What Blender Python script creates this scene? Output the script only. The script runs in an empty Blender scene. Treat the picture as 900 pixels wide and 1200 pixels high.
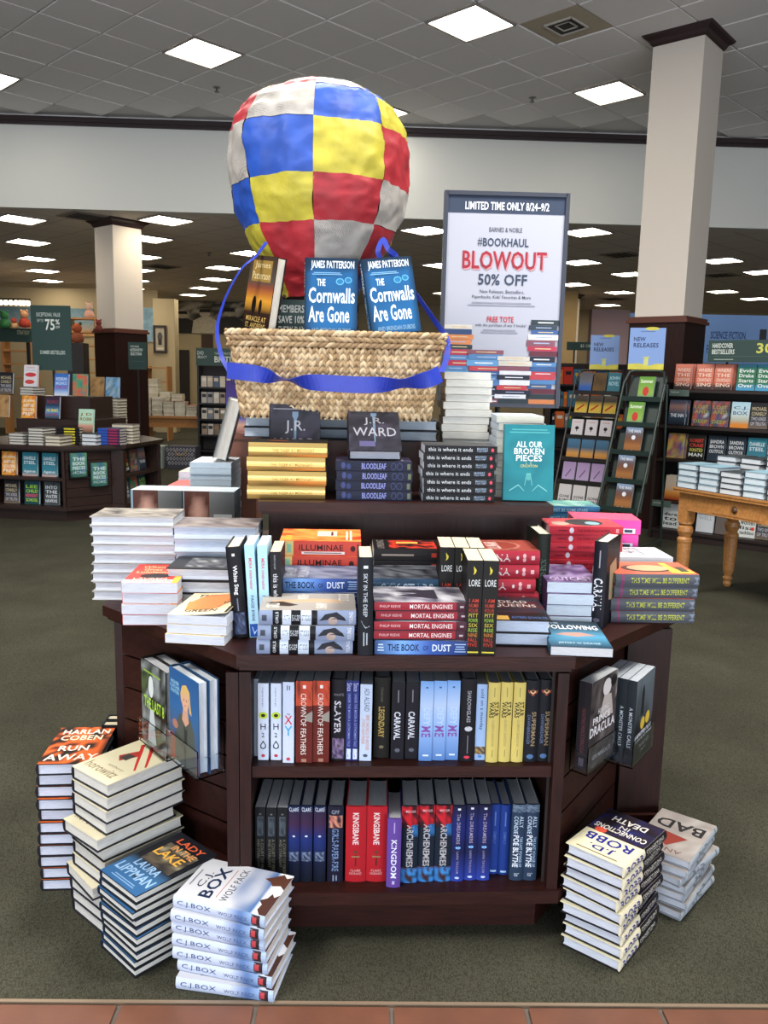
import bpy, math, random
from mathutils import Vector, Matrix, noise
R = math.radians
random.seed(7)
C = bpy.context.scene.collection
SC = bpy.context.scene

# ------------------------------------------------------------------ camera
F = 971.0; PITCH = math.atan(157 / 971.0); ROLL = 0.022; H = 1.45
cp, sp, cr, sr = math.cos(PITCH), math.sin(PITCH), math.cos(ROLL), math.sin(ROLL)
FWD = Vector((0, cp, -sp)); UP0 = Vector((0, sp, cp)); R0 = Vector((1, 0, 0))
UU = cr * R0 + sr * UP0; VV = -sr * R0 + cr * UP0
cam_d = bpy.data.cameras.new('camera'); cam = bpy.data.objects.new('camera', cam_d); C.objects.link(cam)
cam_d.sensor_fit = 'VERTICAL'; cam_d.sensor_height = 24.0; cam_d.lens = 24.0 * F / 1200.0
cam_d.clip_start = 0.05; cam_d.clip_end = 200
cam.matrix_world = Matrix(((UU.x, VV.x, -FWD.x, 0), (UU.y, VV.y, -FWD.y, 0), (UU.z, VV.z, -FWD.z, H), (0, 0, 0, 1)))
SC.camera = cam

def ray(x, y): return FWD + UU * ((x - 450) / F) + VV * ((600 - y) / F)
def at(x, y, Y):
    d = ray(x, y); return Vector((d.x * Y / d.y, Y, H + d.z * Y / d.y))
def atz(x, y, z):
    d = ray(x, y); t = (z - H) / d.z; return Vector((d.x * t, d.y * t, z))

# ------------------------------------------------------------------ world, exposure, large lights
SC.view_settings.view_transform = 'Standard'; SC.view_settings.look = 'None'
SC.view_settings.gamma = 1.0; SC.view_settings.use_curve_mapping = False
SC.view_settings.exposure = 0.0
w = bpy.data.worlds.new('world'); SC.world = w; w.use_nodes = True
w.node_tree.nodes['Background'].inputs[0].default_value = (0.62, 0.74, 0.9, 1)
w.node_tree.nodes['Background'].inputs[1].default_value = 1.0

def area(name, loc, rot, sx, sy, power, col):
    l = bpy.data.lights.new(name, 'AREA'); l.shape = 'RECTANGLE'; l.size = sx; l.size_y = sy; l.energy = power; l.color = col
    o = bpy.data.objects.new(name, l); C.objects.link(o); o.location = loc; o.rotation_euler = rot; return o
# shop-front daylight behind the photographer
area('shopfront_daylight', (0.4, -2.6, 1.75), (R(83), 0, R(4)), 7.0, 2.8, 14, (0.74, 0.86, 1.0))
area('ceiling_troffer_light', (-2.2, 0.6, 4.6), (0, 0, R(45)), 1.2, 1.2, 240, (1.0, 0.95, 0.88))
area('ceiling_troffer_light', (1.6, 2.2, 4.6), (0, 0, R(45)), 1.2, 1.2, 240, (1.0, 0.95, 0.88))
area('ceiling_troffer_light', (-0.9, 4.6, 4.6), (0, 0, R(45)), 1.2, 1.2, 240, (1.0, 0.95, 0.88))

area('ceiling_fill_light', (0, -4.2, .5), (R(125), 0, 0), 16, 2.0, 900, (0.92, 0.94, 1.0))  # unseen upward fill, added to brighten the high ceiling

# ------------------------------------------------------------------ colour and materials
def hx(s, a=1.0):
    s = s.lstrip('#'); v = [int(s[i:i + 2], 16) / 255 for i in (0, 2, 4)]
    return tuple((c / 12.92 if c <= .04045 else ((c + .055) / 1.055) ** 2.4) for c in v) + (a,)
MATS = {}
def mat(name, col='#808080', rough=.6, metal=0., spec=.5, emit=0., noise_amt=0., nscale=20., bump=0., bscale=60., attr=False, alpha=None, stretch=(1, 1, 1), trans=0., coat=0.):
    if name in MATS: return MATS[name]
    m = bpy.data.materials.new(name); m.use_nodes = True; N = m.node_tree.nodes; L = m.node_tree.links
    b = N['Principled BSDF']; c = hx(col); b.inputs['Base Color'].default_value = c
    b.inputs['Roughness'].default_value = rough; b.inputs['Metallic'].default_value = metal
    b.inputs['Specular IOR Level'].default_value = spec
    if coat: b.inputs['Coat Weight'].default_value = coat; b.inputs['Coat Roughness'].default_value = .15
    if trans: b.inputs['Transmission Weight'].default_value = trans
    src = None
    if attr:
        a = N.new('ShaderNodeAttribute'); a.attribute_name = 'Col'; src = a.outputs['Color']; L.new(src, b.inputs['Base Color'])
    if noise_amt or bump:
        tc = N.new('ShaderNodeTexCoord'); mp = N.new('ShaderNodeMapping'); mp.inputs['Scale'].default_value = stretch
        L.new(tc.outputs['Object'], mp.inputs['Vector'])
    if noise_amt:
        n = N.new('ShaderNodeTexNoise'); n.inputs['Scale'].default_value = nscale; n.inputs['Detail'].default_value = 4
        L.new(mp.outputs[0], n.inputs['Vector'])
        mr = N.new('ShaderNodeMapRange'); mr.inputs['From Min'].default_value = .3; mr.inputs['From Max'].default_value = .7
        mr.inputs['To Min'].default_value = 1 - noise_amt; mr.inputs['To Max'].default_value = 1 + noise_amt
        L.new(n.outputs[0], mr.inputs['Value'])
        mx = N.new('ShaderNodeMix'); mx.data_type = 'RGBA'; mx.blend_type = 'MULTIPLY'; mx.inputs['Factor'].default_value = 1
        if src: L.new(src, mx.inputs['A'])
        else: mx.inputs['A'].default_value = c
        L.new(mr.outputs[0], mx.inputs['B']); L.new(mx.outputs['Result'], b.inputs['Base Color'])
    if bump:
        n2 = N.new('ShaderNodeTexNoise'); n2.inputs['Scale'].default_value = bscale; n2.inputs['Detail'].default_value = 3
        L.new(mp.outputs[0], n2.inputs['Vector'])
        bp = N.new('ShaderNodeBump'); bp.inputs['Strength'].default_value = bump; bp.inputs['Distance'].default_value = .004
        L.new(n2.outputs[0], bp.inputs['Height']); L.new(bp.outputs[0], b.inputs['Normal'])
    if emit:
        b.inputs['Emission Color'].default_value = c; b.inputs['Emission Strength'].default_value = emit
    MATS[name] = m; return m

M_ink = mat('printed_cover', rough=.45, spec=.17, attr=True)
M_matte = mat('matte_print', rough=.7, attr=True, noise_amt=.12, nscale=14)
M_foil = mat('gold_foil', rough=.3, metal=.85, attr=True)
M_page = mat('page_edges', '#cfccc4', .85, attr=True, noise_amt=.16, nscale=60, stretch=(.6, .6, 14))
M_wood = mat('cherry_wood', '#2a120d', .45, spec=.25, noise_amt=.3, nscale=9, bump=.12, bscale=30, stretch=(1, 8, 8))
M_wood2 = mat('cherry_wood_upright', '#25100c', .45, spec=.25, noise_amt=.3, nscale=9, bump=.12, bscale=30, stretch=(8, 8, 1))
M_dark = mat('dark_recess', '#150c0b', .6)
M_darkwood = mat('espresso_wood', '#2a1a15', .42, noise_amt=.25, nscale=9, stretch=(1, 8, 8))
M_pine = mat('honey_pine', '#a87440', .42, noise_amt=.22, nscale=8, stretch=(8, 1, 8))
M_paint = mat('cream_paint', '#cfc6ba', .8, bump=.05, bscale=90)
M_soffit = mat('soffit_paint', '#dfe0da', .85)
M_trim = mat('burgundy_trim', '#2f1e1f', .45)
M_green = mat('dark_green_metal', '#172a26', .4)
M_sign = mat('green_sign_board', '#1f3c37', .5)
M_black = mat('black_metal', '#16140f', .4, metal=.3)
M_white = mat('white_sign', '#a6aab8', .6)
M_acry = mat('clear_acrylic', '#f4fbff', .03, trans=1.0)
M_acry.node_tree.nodes['Principled BSDF'].inputs['IOR'].default_value = 1.2
M_tile = mat('acoustic_tile', '#e2dfdc', .95, bump=.3, bscale=160)
M_lamp = mat('lamp_diffuser', '#fff6e6', .6, emit=14.0)
M_lampfar = mat('far_lamp_diffuser', '#fff0d8', .6, emit=22.0)

# carpet with fine speckle and loop relief
def carpet():
    m = bpy.data.materials.new('green_carpet'); m.use_nodes = True; N = m.node_tree.nodes; L = m.node_tree.links; b = N['Principled BSDF']
    b.inputs['Roughness'].default_value = 1; b.inputs['Specular IOR Level'].default_value = .1
    tc = N.new('ShaderNodeTexCoord'); vo = N.new('ShaderNodeTexVoronoi'); vo.inputs['Scale'].default_value = 380
    mp = N.new('ShaderNodeMapping'); mp.inputs['Scale'].default_value = (1, .45, 1); mp.inputs['Rotation'].default_value = (0, 0, R(35))
    L.new(tc.outputs['Object'], mp.inputs[0]); L.new(mp.outputs[0], vo.inputs['Vector'])
    no = N.new('ShaderNodeTexNoise'); no.inputs['Scale'].default_value = 3; no.inputs['Detail'].default_value = 5; L.new(tc.outputs['Object'], no.inputs['Vector'])
    r1 = N.new('ShaderNodeValToRGB'); r1.color_ramp.elements[0].color = hx('#5e5d4f'); r1.color_ramp.elements[1].color = hx('#39392e'); r1.color_ramp.elements[1].position = .8
    L.new(vo.outputs['Distance'], r1.inputs[0])
    mx = N.new('ShaderNodeMix'); mx.data_type = 'RGBA'; mx.blend_type = 'MULTIPLY'; mx.inputs['Factor'].default_value = .5
    L.new(r1.outputs[0], mx.inputs['A']); L.new(no.outputs[0], mx.inputs['B']); L.new(mx.outputs['Result'], b.inputs['Base Color'])
    bp = N.new('ShaderNodeBump'); bp.inputs['Strength'].default_value = .5; bp.inputs['Distance'].default_value = .004; bp.invert = True
    L.new(vo.outputs['Distance'], bp.inputs['Height']); L.new(bp.outputs[0], b.inputs['Normal']); return m
M_carpet = carpet()
M_terra = mat('terracotta', '#66402f', .45, noise_amt=.22, nscale=7, bump=.15, bscale=25)
M_grout = mat('grout', '#5e564f', .9, noise_amt=.2)

# ------------------------------------------------------------------ mesh helpers
class MB:
    def __init__(s): s.v = []; s.f = []; s.c = []
    def quad(s, a, b, c, d, col=None):
        i = len(s.v); s.v += [tuple(a), tuple(b), tuple(c), tuple(d)]; s.f.append((i, i + 1, i + 2, i + 3)); s.c += [col] * 4
    def poly(s, pts, col=None):
        i = len(s.v); s.v += [tuple(p) for p in pts]; s.f.append(tuple(range(i, i + len(pts)))); s.c += [col] * len(pts)
    def box(s, x0, y0, z0, x1, y1, z1, col=None, cols=None, M=None):
        P = [Vector((x, y, z)) for z in (z0, z1) for y in (y0, y1) for x in (x0, x1)]
        if M is not None: P = [M @ p for p in P]
        for k, q in enumerate(((0, 2, 3, 1), (4, 5, 7, 6), (0, 1, 5, 4), (2, 6, 7, 3), (0, 4, 6, 2), (1, 3, 7, 5))):
            s.quad(*[P[j] for j in q], (cols[k] if cols else col))
        return s
    def prism(s, pts, z0, z1, col=None):
        n = len(pts)
        s.poly([(p[0], p[1], z1) for p in pts], col); s.poly([(p[0], p[1], z0) for p in reversed(pts)], col)
        for i in range(n):
            a, b = pts[i], pts[(i + 1) % n]; s.quad((a[0], a[1], z0), (b[0], b[1], z0), (b[0], b[1], z1), (a[0], a[1], z1), col)
        return s
    def lathe(s, prof, n=16, cx=0, cy=0, col=None):
        i0 = len(s.v)
        for (r, z) in prof:
            for k in range(n):
                a = 2 * math.pi * k / n; s.v.append((cx + r * math.cos(a), cy + r * math.sin(a), z)); s.c.append(col)
        for j in range(len(prof) - 1):
            for k in range(n):
                s.f.append((i0 + j * n + k, i0 + j * n + (k + 1) % n, i0 + (j + 1) * n + (k + 1) % n, i0 + (j + 1) * n + k))
        s.f.append(tuple(i0 + k for k in reversed(range(n)))); s.f.append(tuple(i0 + (len(prof) - 1) * n + k for k in range(n)))
        return s
    def tube(s, pts, r, n=8, col=None):
        pts = [Vector(p) for p in pts]; i0 = len(s.v)
        for i, p in enumerate(pts):
            t = (pts[min(i + 1, len(pts) - 1)] - pts[max(i - 1, 0)]).normalized()
            u = t.cross(Vector((0, 0, 1)) if abs(t.z) < .95 else Vector((1, 0, 0))).normalized(); v = t.cross(u)
            for k in range(n):
                a = 2 * math.pi * k / n; s.v.append(tuple(p + (u * math.cos(a) + v * math.sin(a)) * r)); s.c.append(col)
        for i in range(len(pts) - 1):
            for k in range(n): s.f.append((i0 + i * n + k, i0 + i * n + (k + 1) % n, i0 + (i + 1) * n + (k + 1) % n, i0 + (i + 1) * n + k))
        s.f.append(tuple(i0 + k for k in reversed(range(n)))); s.f.append(tuple(i0 + (len(pts) - 1) * n + k for k in range(n)))
        return s
    def mesh(s, name, m, smooth=False, colored=None):
        me = bpy.data.meshes.new(name); me.from_pydata(s.v, [], s.f)
        if colored is None: colored = any(c is not None for c in s.c)
        if colored:
            at_ = me.color_attributes.new('Col', 'FLOAT_COLOR', 'POINT')
            flat = []
            for c in s.c: flat += list(c if c is not None else (.5, .5, .5, 1))
            at_.data.foreach_set('color', flat)
        for mm in (m if isinstance(m, (list, tuple)) else [m]): me.materials.append(mm)
        if smooth: me.polygons.foreach_set('use_smooth', [True] * len(me.polygons))
        me.update(); return me
    def obj(s, name, m, parent=None, smooth=False): return link(name, s.mesh(name, m, smooth), parent)

def link(name, me, parent=None, mtx=None):
    o = bpy.data.objects.new(name, me); C.objects.link(o)
    if parent is not None: o.parent = parent
    if mtx is not None: o.matrix_local = mtx
    return o
def tag(o, label=None, cat=None, group=None, kind=None):
    if label: o['label'] = label
    if cat: o['category'] = cat
    if group: o['group'] = group
    if kind: o['kind'] = kind
    return o
def empty(name, loc=(0, 0, 0), rz=0):
    o = bpy.data.objects.new(name, None); C.objects.link(o); o.location = loc; o.rotation_euler = (0, 0, rz); o.empty_display_size = .05; return o

# ------------------------------------------------------------------ flat print (lettering and pictures) as coloured sheets
TX = {}
def text_geo(s, bold=0.0):
    k = (s, bold)
    if k in TX: return TX[k]
    cu = bpy.data.curves.new('lettering', 'FONT'); cu.body = s; cu.resolution_u = 2; cu.offset = bold; cu.size = 1; cu.fill_mode = 'FRONT'; cu.space_character = 1.03
    o = bpy.data.objects.new('lettering', cu); C.objects.link(o)
    bpy.context.view_layer.update()
    me = o.to_mesh(depsgraph=bpy.context.evaluated_depsgraph_get())
    vs = [(v.co.x, v.co.y) for v in me.vertices]; fs = [tuple(p.vertices) for p in me.polygons]
    o.to_mesh_clear(); bpy.data.objects.remove(o); bpy.data.curves.remove(cu)
    if not vs: TX[k] = ([], []); return TX[k]
    x0 = min(v[0] for v in vs); x1 = max(v[0] for v in vs); y0 = min(v[1] for v in vs); y1 = max(v[1] for v in vs)
    vs = [((a - x0) / (x1 - x0), (b - y0) / (y1 - y0)) for a, b in vs]
    TX[k] = (vs, fs); return TX[k]

def sheet(elems, fn, mb=None):
    """elems: print elements in a unit box; fn(u, v, layer) places them on the surface."""
    mb = mb or MB()
    for li, e in enumerate(elems):
        k = e[0]; P = lambda u, v: fn(u, v, li)
        if k == 't' or k == 'b' or k == 'T':           # text, bold text, upright text on a spine
            _, s, x0, y0, x1, y1, col = e[:7]; vs, fs = text_geo(s, .02 if k == 'b' else .004); c = hx(col); i = len(mb.v)
            if not (x1 > x0 and y1 > y0): raise ValueError(s)
            for a, b in vs:
                if k == 'T': mb.v.append(tuple(P(x1 - (x1 - x0) * b, y0 + (y1 - y0) * a)))
                else: mb.v.append(tuple(P(x0 + (x1 - x0) * a, y0 + (y1 - y0) * b)))
                mb.c.append(c)
            mb.f += [tuple(i + j for j in f) for f in fs]
        elif k == 'r':
            _, x0, y0, x1, y1, col = e; c = hx(col); n = 4
            for j in range(n):
                a = y0 + (y1 - y0) * j / n; b = y0 + (y1 - y0) * (j + 1) / n
                mb.quad(P(x0, a), P(x1, a), P(x1, b), P(x0, b), c)
        elif k == 'e':
            _, cx, cy, rx, ry, col = e
            mb.poly([P(cx + rx * math.cos(t * math.pi / 8), cy + ry * math.sin(t * math.pi / 8)) for t in range(16)], hx(col))
        elif k == 'p': mb.poly([P(x, y) for x, y in e[1]], hx(e[2]))
        elif k == 'l':                                  # rows of tiny illegible print
            _, x0, y0, x1, y1, n, col = e
            for j in range(n):
                yy = y0 + (y1 - y0) * (j + .5) / n; hh = (y1 - y0) / n * .22; ww = (x1 - x0) * (.5 - .06 * (j % 3)); xm = (x0 + x1) / 2
                mb.quad(P(xm - ww, yy - hh), P(xm + ww, yy - hh), P(xm + ww, yy + hh), P(xm - ww, yy + hh), hx(col))
        elif k == 'a':                                  # picture: colour function sampled on a grid
            _, x0, y0, x1, y1, nx, ny, func = e; i = len(mb.v)
            for b in range(ny + 1):
                for a in range(nx + 1):
                    mb.v.append(tuple(P(x0 + (x1 - x0) * a / nx, y0 + (y1 - y0) * b / ny))); mb.c.append(func(a / nx, b / ny))
            for b in range(ny):
                for a in range(nx): q = i + b * (nx + 1) + a; mb.f.append((q, q + 1, q + nx + 2, q + nx + 1))
    return mb
def lerp(a, b, t): t = max(0, min(1, t)); return tuple(a[i] + (b[i] - a[i]) * t for i in range(4))
def grad(*stops):
    st = [(p, hx(c)) for p, c in stops]
    def f(u, v):
        for (p0, c0), (p1, c1) in zip(st, st[1:]):
            if v <= p1: return lerp(c0, c1, (v - p0) / (p1 - p0 + 1e-9))
        return st[-1][1]
    return f
def hgrad(*stops):
    g = grad(*stops); return lambda u, v: g(v, u)
def blot(cols, sc=3.0, seed=0, sharp=False):
    cs = [hx(c) for c in cols]
    def f(u, v):
        n = noise.noise(Vector((u * sc + seed * 7.3, v * sc * 1.4 + seed, seed))) * .9 + .5
        n += .35 * noise.noise(Vector((u * sc * 3 + seed, v * sc * 3, seed + 5)))
        n = max(0, min(.999, n)) * (len(cs) - 1); i = int(n)
        return cs[i] if sharp else lerp(cs[i], cs[i + 1], n - i)
    return f

# ------------------------------------------------------------------ books
# a book: x from the spine to the fore edge, y up the cover, z through the thickness (front cover on top)
DS = {}
def design(key, desc, W=.155, Hh=.235, T=.03, hard=True, c='#222222', s=None, b=None, pg='#cfccc4', front=(), spine=(), foil=False, curl=0., cat='book'):
    DS[key] = dict(key=key, desc=desc, W=W, H=Hh, T=T, hard=hard, c=c, s=s or c, b=b or s or c, pg=pg, front=front, spine=spine, foil=foil, curl=curl)
CACHE = {}
def book_meshes(key, piv):
    if (key, piv) in CACHE: return CACHE[(key, piv)]
    d = DS[key]; W, Hh, T, hard = d['W'], d['H'], d['T'], d['hard']
    px, py, pz = {'flat': (W / 2, Hh / 2, 0), 'up': (W / 2, 0, T / 2)}[piv]
    th = .0028 if hard else .0006; bulge = min(.005, T * .16) if hard else 0.0006; yo = .004 if hard else 0; fo = .005 if hard else .0008
    cf, cs_, cb = hx(d['c']), hx(d['s']), hx(d['b'])
    curl = d['curl']
    def sx(v): return -bulge * (1 - (2 * v - 1) ** 2)
    def cz(x): return curl * max(0, (x / W)) ** 2.2
    mb = MB(); n = 6 if curl else 1
    for i in range(n):                                   # front board
        xa, xb = W * i / n, W * (i + 1) / n; za, zb = cz(xa), cz(xb)
        for (p, q, r_, t_, col) in (((xa, 0, T + za), (xb, 0, T + zb), (xb, Hh, T + zb), (xa, Hh, T + za), cf), ((xa, Hh, T - th + za), (xb, Hh, T - th + zb), (xb, 0, T - th + zb), (xa, 0, T - th + za), hx('#d8d5cc')),
                                    ((xa, 0, T - th + za), (xb, 0, T - th + zb), (xb, 0, T + zb), (xa, 0, T + za), cf), ((xb, Hh, T - th + zb), (xa, Hh, T - th + za), (xa, Hh, T + za), (xb, Hh, T + zb), cf)): mb.quad(p, q, r_, t_, col)
    mb.quad((W, 0, T - th + cz(W)), (W, Hh, T - th + cz(W)), (W, Hh, T + cz(W)), (W, 0, T + cz(W)), cf)
    mb.box(0, 0, 0, W, Hh, th, cb)                       # back board
    ns = 6 if hard else 2
    for i in range(ns):
        v0, v1 = i / ns, (i + 1) / ns; z0, z1 = v0 * T, v1 * T; i0, i1 = max(z0, th), min(z1, T - th); xi = th
        mb.quad((sx(v0), Hh, z0), (sx(v0), 0, z0), (sx(v1), 0, z1), (sx(v1), Hh, z1), cs_)
        mb.quad((xi, 0, i0), (xi, Hh, i0), (xi, Hh, i1), (xi, 0, i1), cs_)
        for y, fl in ((0, 0), (Hh, 1)):
            q = [(sx(v0), y, z0), (xi, y, i0), (xi, y, i1), (sx(v1), y, z1)]
            mb.quad(*(q if not fl else q[::-1]), cs_)
    off = Vector((px, py, pz))
    def sh(m):
        m.v = [(v[0] - px, v[1] - py, v[2] - pz) for v in m.v]; return m
    cover = sh(mb).mesh('cover', M_foil if d['foil'] else M_ink)
    pb = MB(); x0, x1 = th, W - fo; z0, z1 = th, T - th; y0, y1 = yo, Hh - yo; dp = .003 if hard else 0; pc = tuple(q * .86 for q in hx(d['pg'])[:3]) + (1,)
    prof = [(x0, z0), (x1, z0), (x1 - dp, z0 + (z1 - z0) * .3), (x1 - dp, z0 + (z1 - z0) * .7), (x1, z1), (x0, z1)]
    for i in range(6):
        a, b = prof[i], prof[(i + 1) % 6]; pb.quad((a[0], y0, a[1]), (b[0], y0, b[1]), (b[0], y1, b[1]), (a[0], y1, a[1]), pc)
    pb.poly([(a[0], y0, a[1]) for a in prof], pc); pb.poly([(a[0], y1, a[1]) for a in reversed(prof)], pc)
    pages = sh(pb).mesh('page_block', M_page)
    out = [('page_block', pages), ('cover', cover)]
    if d['front']:
        f = sheet(d['front'], lambda u, v, l: (u * W, v * Hh, T + cz(u * W) + .0002 + .00005 * l))
        out.append(('cover_print', sh(f).mesh('cover_print', M_ink)))
    if d['spine']:
        f = sheet([(e_[:6] + (max(6, e_[6]),) + e_[7:]) if e_[0] == 'a' else e_ for e_ in d['spine']], lambda u, v, l: (sx(v) - .0004 - .00006 * l, Hh * (1 - u), T * v))
        out.append(('spine_print', sh(f).mesh('spine_print', M_ink)))
    CACHE[(key, piv)] = out; return out

BASE = {'flat': Matrix.Identity(4),
        'stand': Matrix(((0, 0, 1, 0), (1, 0, 0, 0), (0, 1, 0, 0), (0, 0, 0, 1))),
        'face': Matrix(((1, 0, 0, 0), (0, 0, -1, 0), (0, 1, 0, 0), (0, 0, 0, 1)))}
NB = [0]
def place(key, loc, rz, mode, label, group=None, ry=0., rx=0., lift=True):
    d = DS[key]; piv = 'flat' if mode == 'flat' else 'up'
    Mr = Matrix.Rotation(R(rz), 4, 'Z') @ Matrix.Rotation(R(ry), 4, 'Y') @ Matrix.Rotation(R(rx), 4, 'X') @ BASE[mode]
    z = loc[2]
    if lift and (ry or rx):
        px, py, pz = (d['W'] / 2, d['H'] / 2, 0) if piv == 'flat' else (d['W'] / 2, 0, d['T'] / 2)
        z -= min((Mr @ Vector((x - px, y - py, q - pz))).z for x in (0, d['W']) for y in (0, d['H']) for q in (0, d['T']))
    e = bpy.data.objects.new('hardcover_book' if d['hard'] else 'paperback_book', None); C.objects.link(e); e.empty_display_size = .05
    e.matrix_world = Matrix.Translation((loc[0], loc[1], z)) @ Mr
    for n, me in book_meshes(key, piv): link(n, me, e)
    tag(e, label, 'book', group); NB[0] += 1
    return e

ORD = ['topmost', 'second down', 'third down', 'fourth down', 'fifth down', 'sixth down', 'seventh down', 'eighth down', 'ninth down', 'tenth down', 'eleventh down', 'twelfth down', 'thirteenth down', 'fourteenth down', 'fifteenth down', 'sixteenth down']
FACE = {'spine': (90, 'W'), 'fore': (-90, 'W'), 'tail': (0, 'H'), 'head': (180, 'H')}
def stack(keys, anchor, facing, yaw, where, group, jx=.003, jy=.004, jr=1.2, drift=(0, 0), twist=0, gap=.0012, center=False):
    """a stack of books lying front cover up; keys bottom to top; anchor = middle of the lowest book's near bottom edge"""
    z = anchor[2] + .001; n = len(keys)
    for i, k in enumerate(keys):
        d = DS[k]; base, dim = FACE[facing]; y = yaw + twist * (i / max(1, n - 1)) + random.uniform(-jr, jr)
        half = 0 if center else d[dim] / 2
        a = R(y); inw = Vector((-math.sin(a), math.cos(a), 0)); side = Vector((math.cos(a), math.sin(a), 0))
        p = Vector((anchor[0], anchor[1], 0)) + inw * (half + random.uniform(-jy, jy) + drift[1] * i) + side * (random.uniform(-jx, jx) + drift[0] * i)
        tp = 'topmost' if n > 1 else ''
        o = ORD[n - 1 - i] if n > 1 else ''
        lab = f"{SHORT.get(k, d['desc'])}, {o} in {where}" if n > 1 else f"{d['desc']} {where}"
        place(k, (p.x, p.y, z), base + y, 'flat', lab, group)
        z += d['T'] + gap + (.0 if d['hard'] else 0)
    return z
SHORT = dict(purplestk='crimson and blue hardcover', yellowstk='black hardcover with yellow mark', crais='black hardcover, red and white capitals', blackart='black hardcover with grey scene', queens='black hardcover with gold corner', gold='hardcover with gold foil spine', dust='blue paperback', diff='coral hardcover with grey spine', lady='dark and blue hardcover',
  blood='dark-blue paperback', mortal='grey paperback with red spine', ends='slim black paperback', bluebig='thick hardcover with taupe jacket', wolf='white hardcover with navy lettering', whitefl='white-edged paperback',
  turtle='cream paperback with orange lettering', stars='dark-blue hardcover', rna='crimson hardcover', redrow='raspberry-red paperback', girls='grey hardcover', robb='cream hardcover', bad='silver-grey hardcover', ember='black paperback', illum='orange-red paperback', conn='black hardcover', behindteal='pale paperback', sentence='cream hardcover', run='orange and black hardcover', whitebig='white-edged hardcover')
ORDR = ['first', 'second', 'third', 'fourth', 'fifth', 'sixth', 'seventh', 'eighth', 'ninth', 'tenth', 'eleventh', 'twelfth']

# ------------------------------------------------------------------ the titles
W_ = '#e8e8ee'; PW = '#c9d3e0'
# ----- floor stacks
design('wolf', 'white hardcover with navy lettering and snowy mountain scene', .165, .24, .0305, c='#c6c8ce', s='#b9c4da',
  front=[('a', .0, 0, 1, .5, 16, 12, lambda u, v: lerp(hx('#e4e8ee') if v < .3 + .25 * noise.noise(Vector((u * 3, 2, 1))) else hx('#3f6498'), hx('#c6c8ce'), max(0, v * 1.5 - .45 + .7 * noise.noise(Vector((u * 3, v * 3, 1)))))),
    ('p', [(.0, 0), (.5, 0), (.42, .04), (.5, .08), (.38, .1), (.3, .16), (.22, .11), (.1, .12), (0, .07)], '#4a302a'), ('p', [(.62, .0), (.95, 0), (.9, .05), (.98, .1), (.86, .2), (.8, .26), (.74, .18), (.66, .14), (.7, .06)], '#563428'),
    ('t', 'C.J.', .3, .78, .68, .88, '#1c2a48'), ('b', 'BOX', .1, .64, .84, .78, '#1c2a48'), ('r', .15, .585, .85, .592, '#b06a5a'), ('t', 'WOLF PACK', .1, .46, .9, .54, '#4a4f5c'), ('l', .3, .93, .7, .96, 1, '#6a707c')],
  spine=[('a', .56, 0, .88, 1, 10, 1, hgrad((0, '#b9c4da'), (.55, '#47679a'), (1, '#8aa4c8'))), ('t', 'C.J.BOX', .05, .28, .42, .74, '#33456f'), ('t', 'WOLF PACK', .5, .35, .82, .63, '#3c4c70'), ('r', .86, .05, .95, .95, '#2e2224'), ('r', .87, .3, .915, .8, '#b04048'), ('r', .955, 0, 1, 1, '#9fb4d0')])
def cream_red(): return [('a', 0, 0, 1, 1, 4, 4, grad((0, '#d9d2b4'), (1, '#d2cba8'))), ('p', [(.25, .48), (.42, .40), (.55, .62), (.38, .70)], '#a83a34'), ('r', .32, .45, .5, .58, '#45403e'), ('p', [(.2, .8), (.9, .36), (.92, .38), (.24, .84)], '#c0342c'), ('p', [(.35, .86), (.95, .48), (.97, .5), (.4, .9)], '#c0342c'), ('t', 'THE SENTENCE', .12, .72, .4, .77, '#5a4a40'), ('t', 'DEATH', .62, .48, .88, .53, '#5a4a40')]
design('sentence', 'cream hardcover with red ribbons', .16, .24, .0348, c='#d9d2b4', s='#1d1b22', b='#22222a', pg='#d0cfc8',
  front=cream_red()[:2] + cream_red()[2:5] + [('t', 'horowitz', .08, .1, .85, .24, '#8a7a5c'), ('t', 'anthony', .4, .25, .8, .31, '#9a8a6c')])
design('lady', 'dark hardcover with blue lower half and orange lettering', .16, .24, .0215, c='#1a1c22', s='#1a2438', b='#16181f', pg='#d5d5cf',
  front=[('a', 0, 0, 1, .42, 6, 5, grad((0, '#2f5f90'), (.7, '#3c6b98'), (1, '#23262e'))), ('a', .15, .42, .9, .8, 8, 8, blot(['#23262e', '#6b5f4c', '#23262e', '#a39a7c'], 3, 4)),
    ('b', 'LADY', .2, .84, .85, .93, '#d8603c'), ('b', 'IN THE', .3, .72, .85, .81, '#e0a060'), ('b', 'LAKE', .15, .56, .8, .69, '#e8b048'), ('b', 'LAURA', .2, .3, .8, .41, '#9cc0e4'), ('b', 'LIPPMAN', .06, .14, .94, .27, '#9cc0e4'), ('l', .2, .04, .8, .1, 2, '#7fa4cc')])
design('run', 'orange and black hardcover with big white lettering', .16, .24, .0335, c='#2b1d18', s='#1c1a20', b='#1c1a20', pg='#ccd2e2',
  front=[('a', 0, 0, 1, 1, 9, 12, blot(['#1e1614', '#e2662c', '#2a1a14', '#d9a040'], 3.4, 3, True)), ('b', 'HARLAN', .1, .8, .94, .93, '#efe8da'), ('b', 'COBEN', .12, .62, .86, .76, '#ece2c4'), ('b', 'RUN', .2, .33, .72, .47, '#f0e8d8'), ('b', 'AWAY', .05, .08, .95, .24, '#f0e8d8')])
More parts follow.
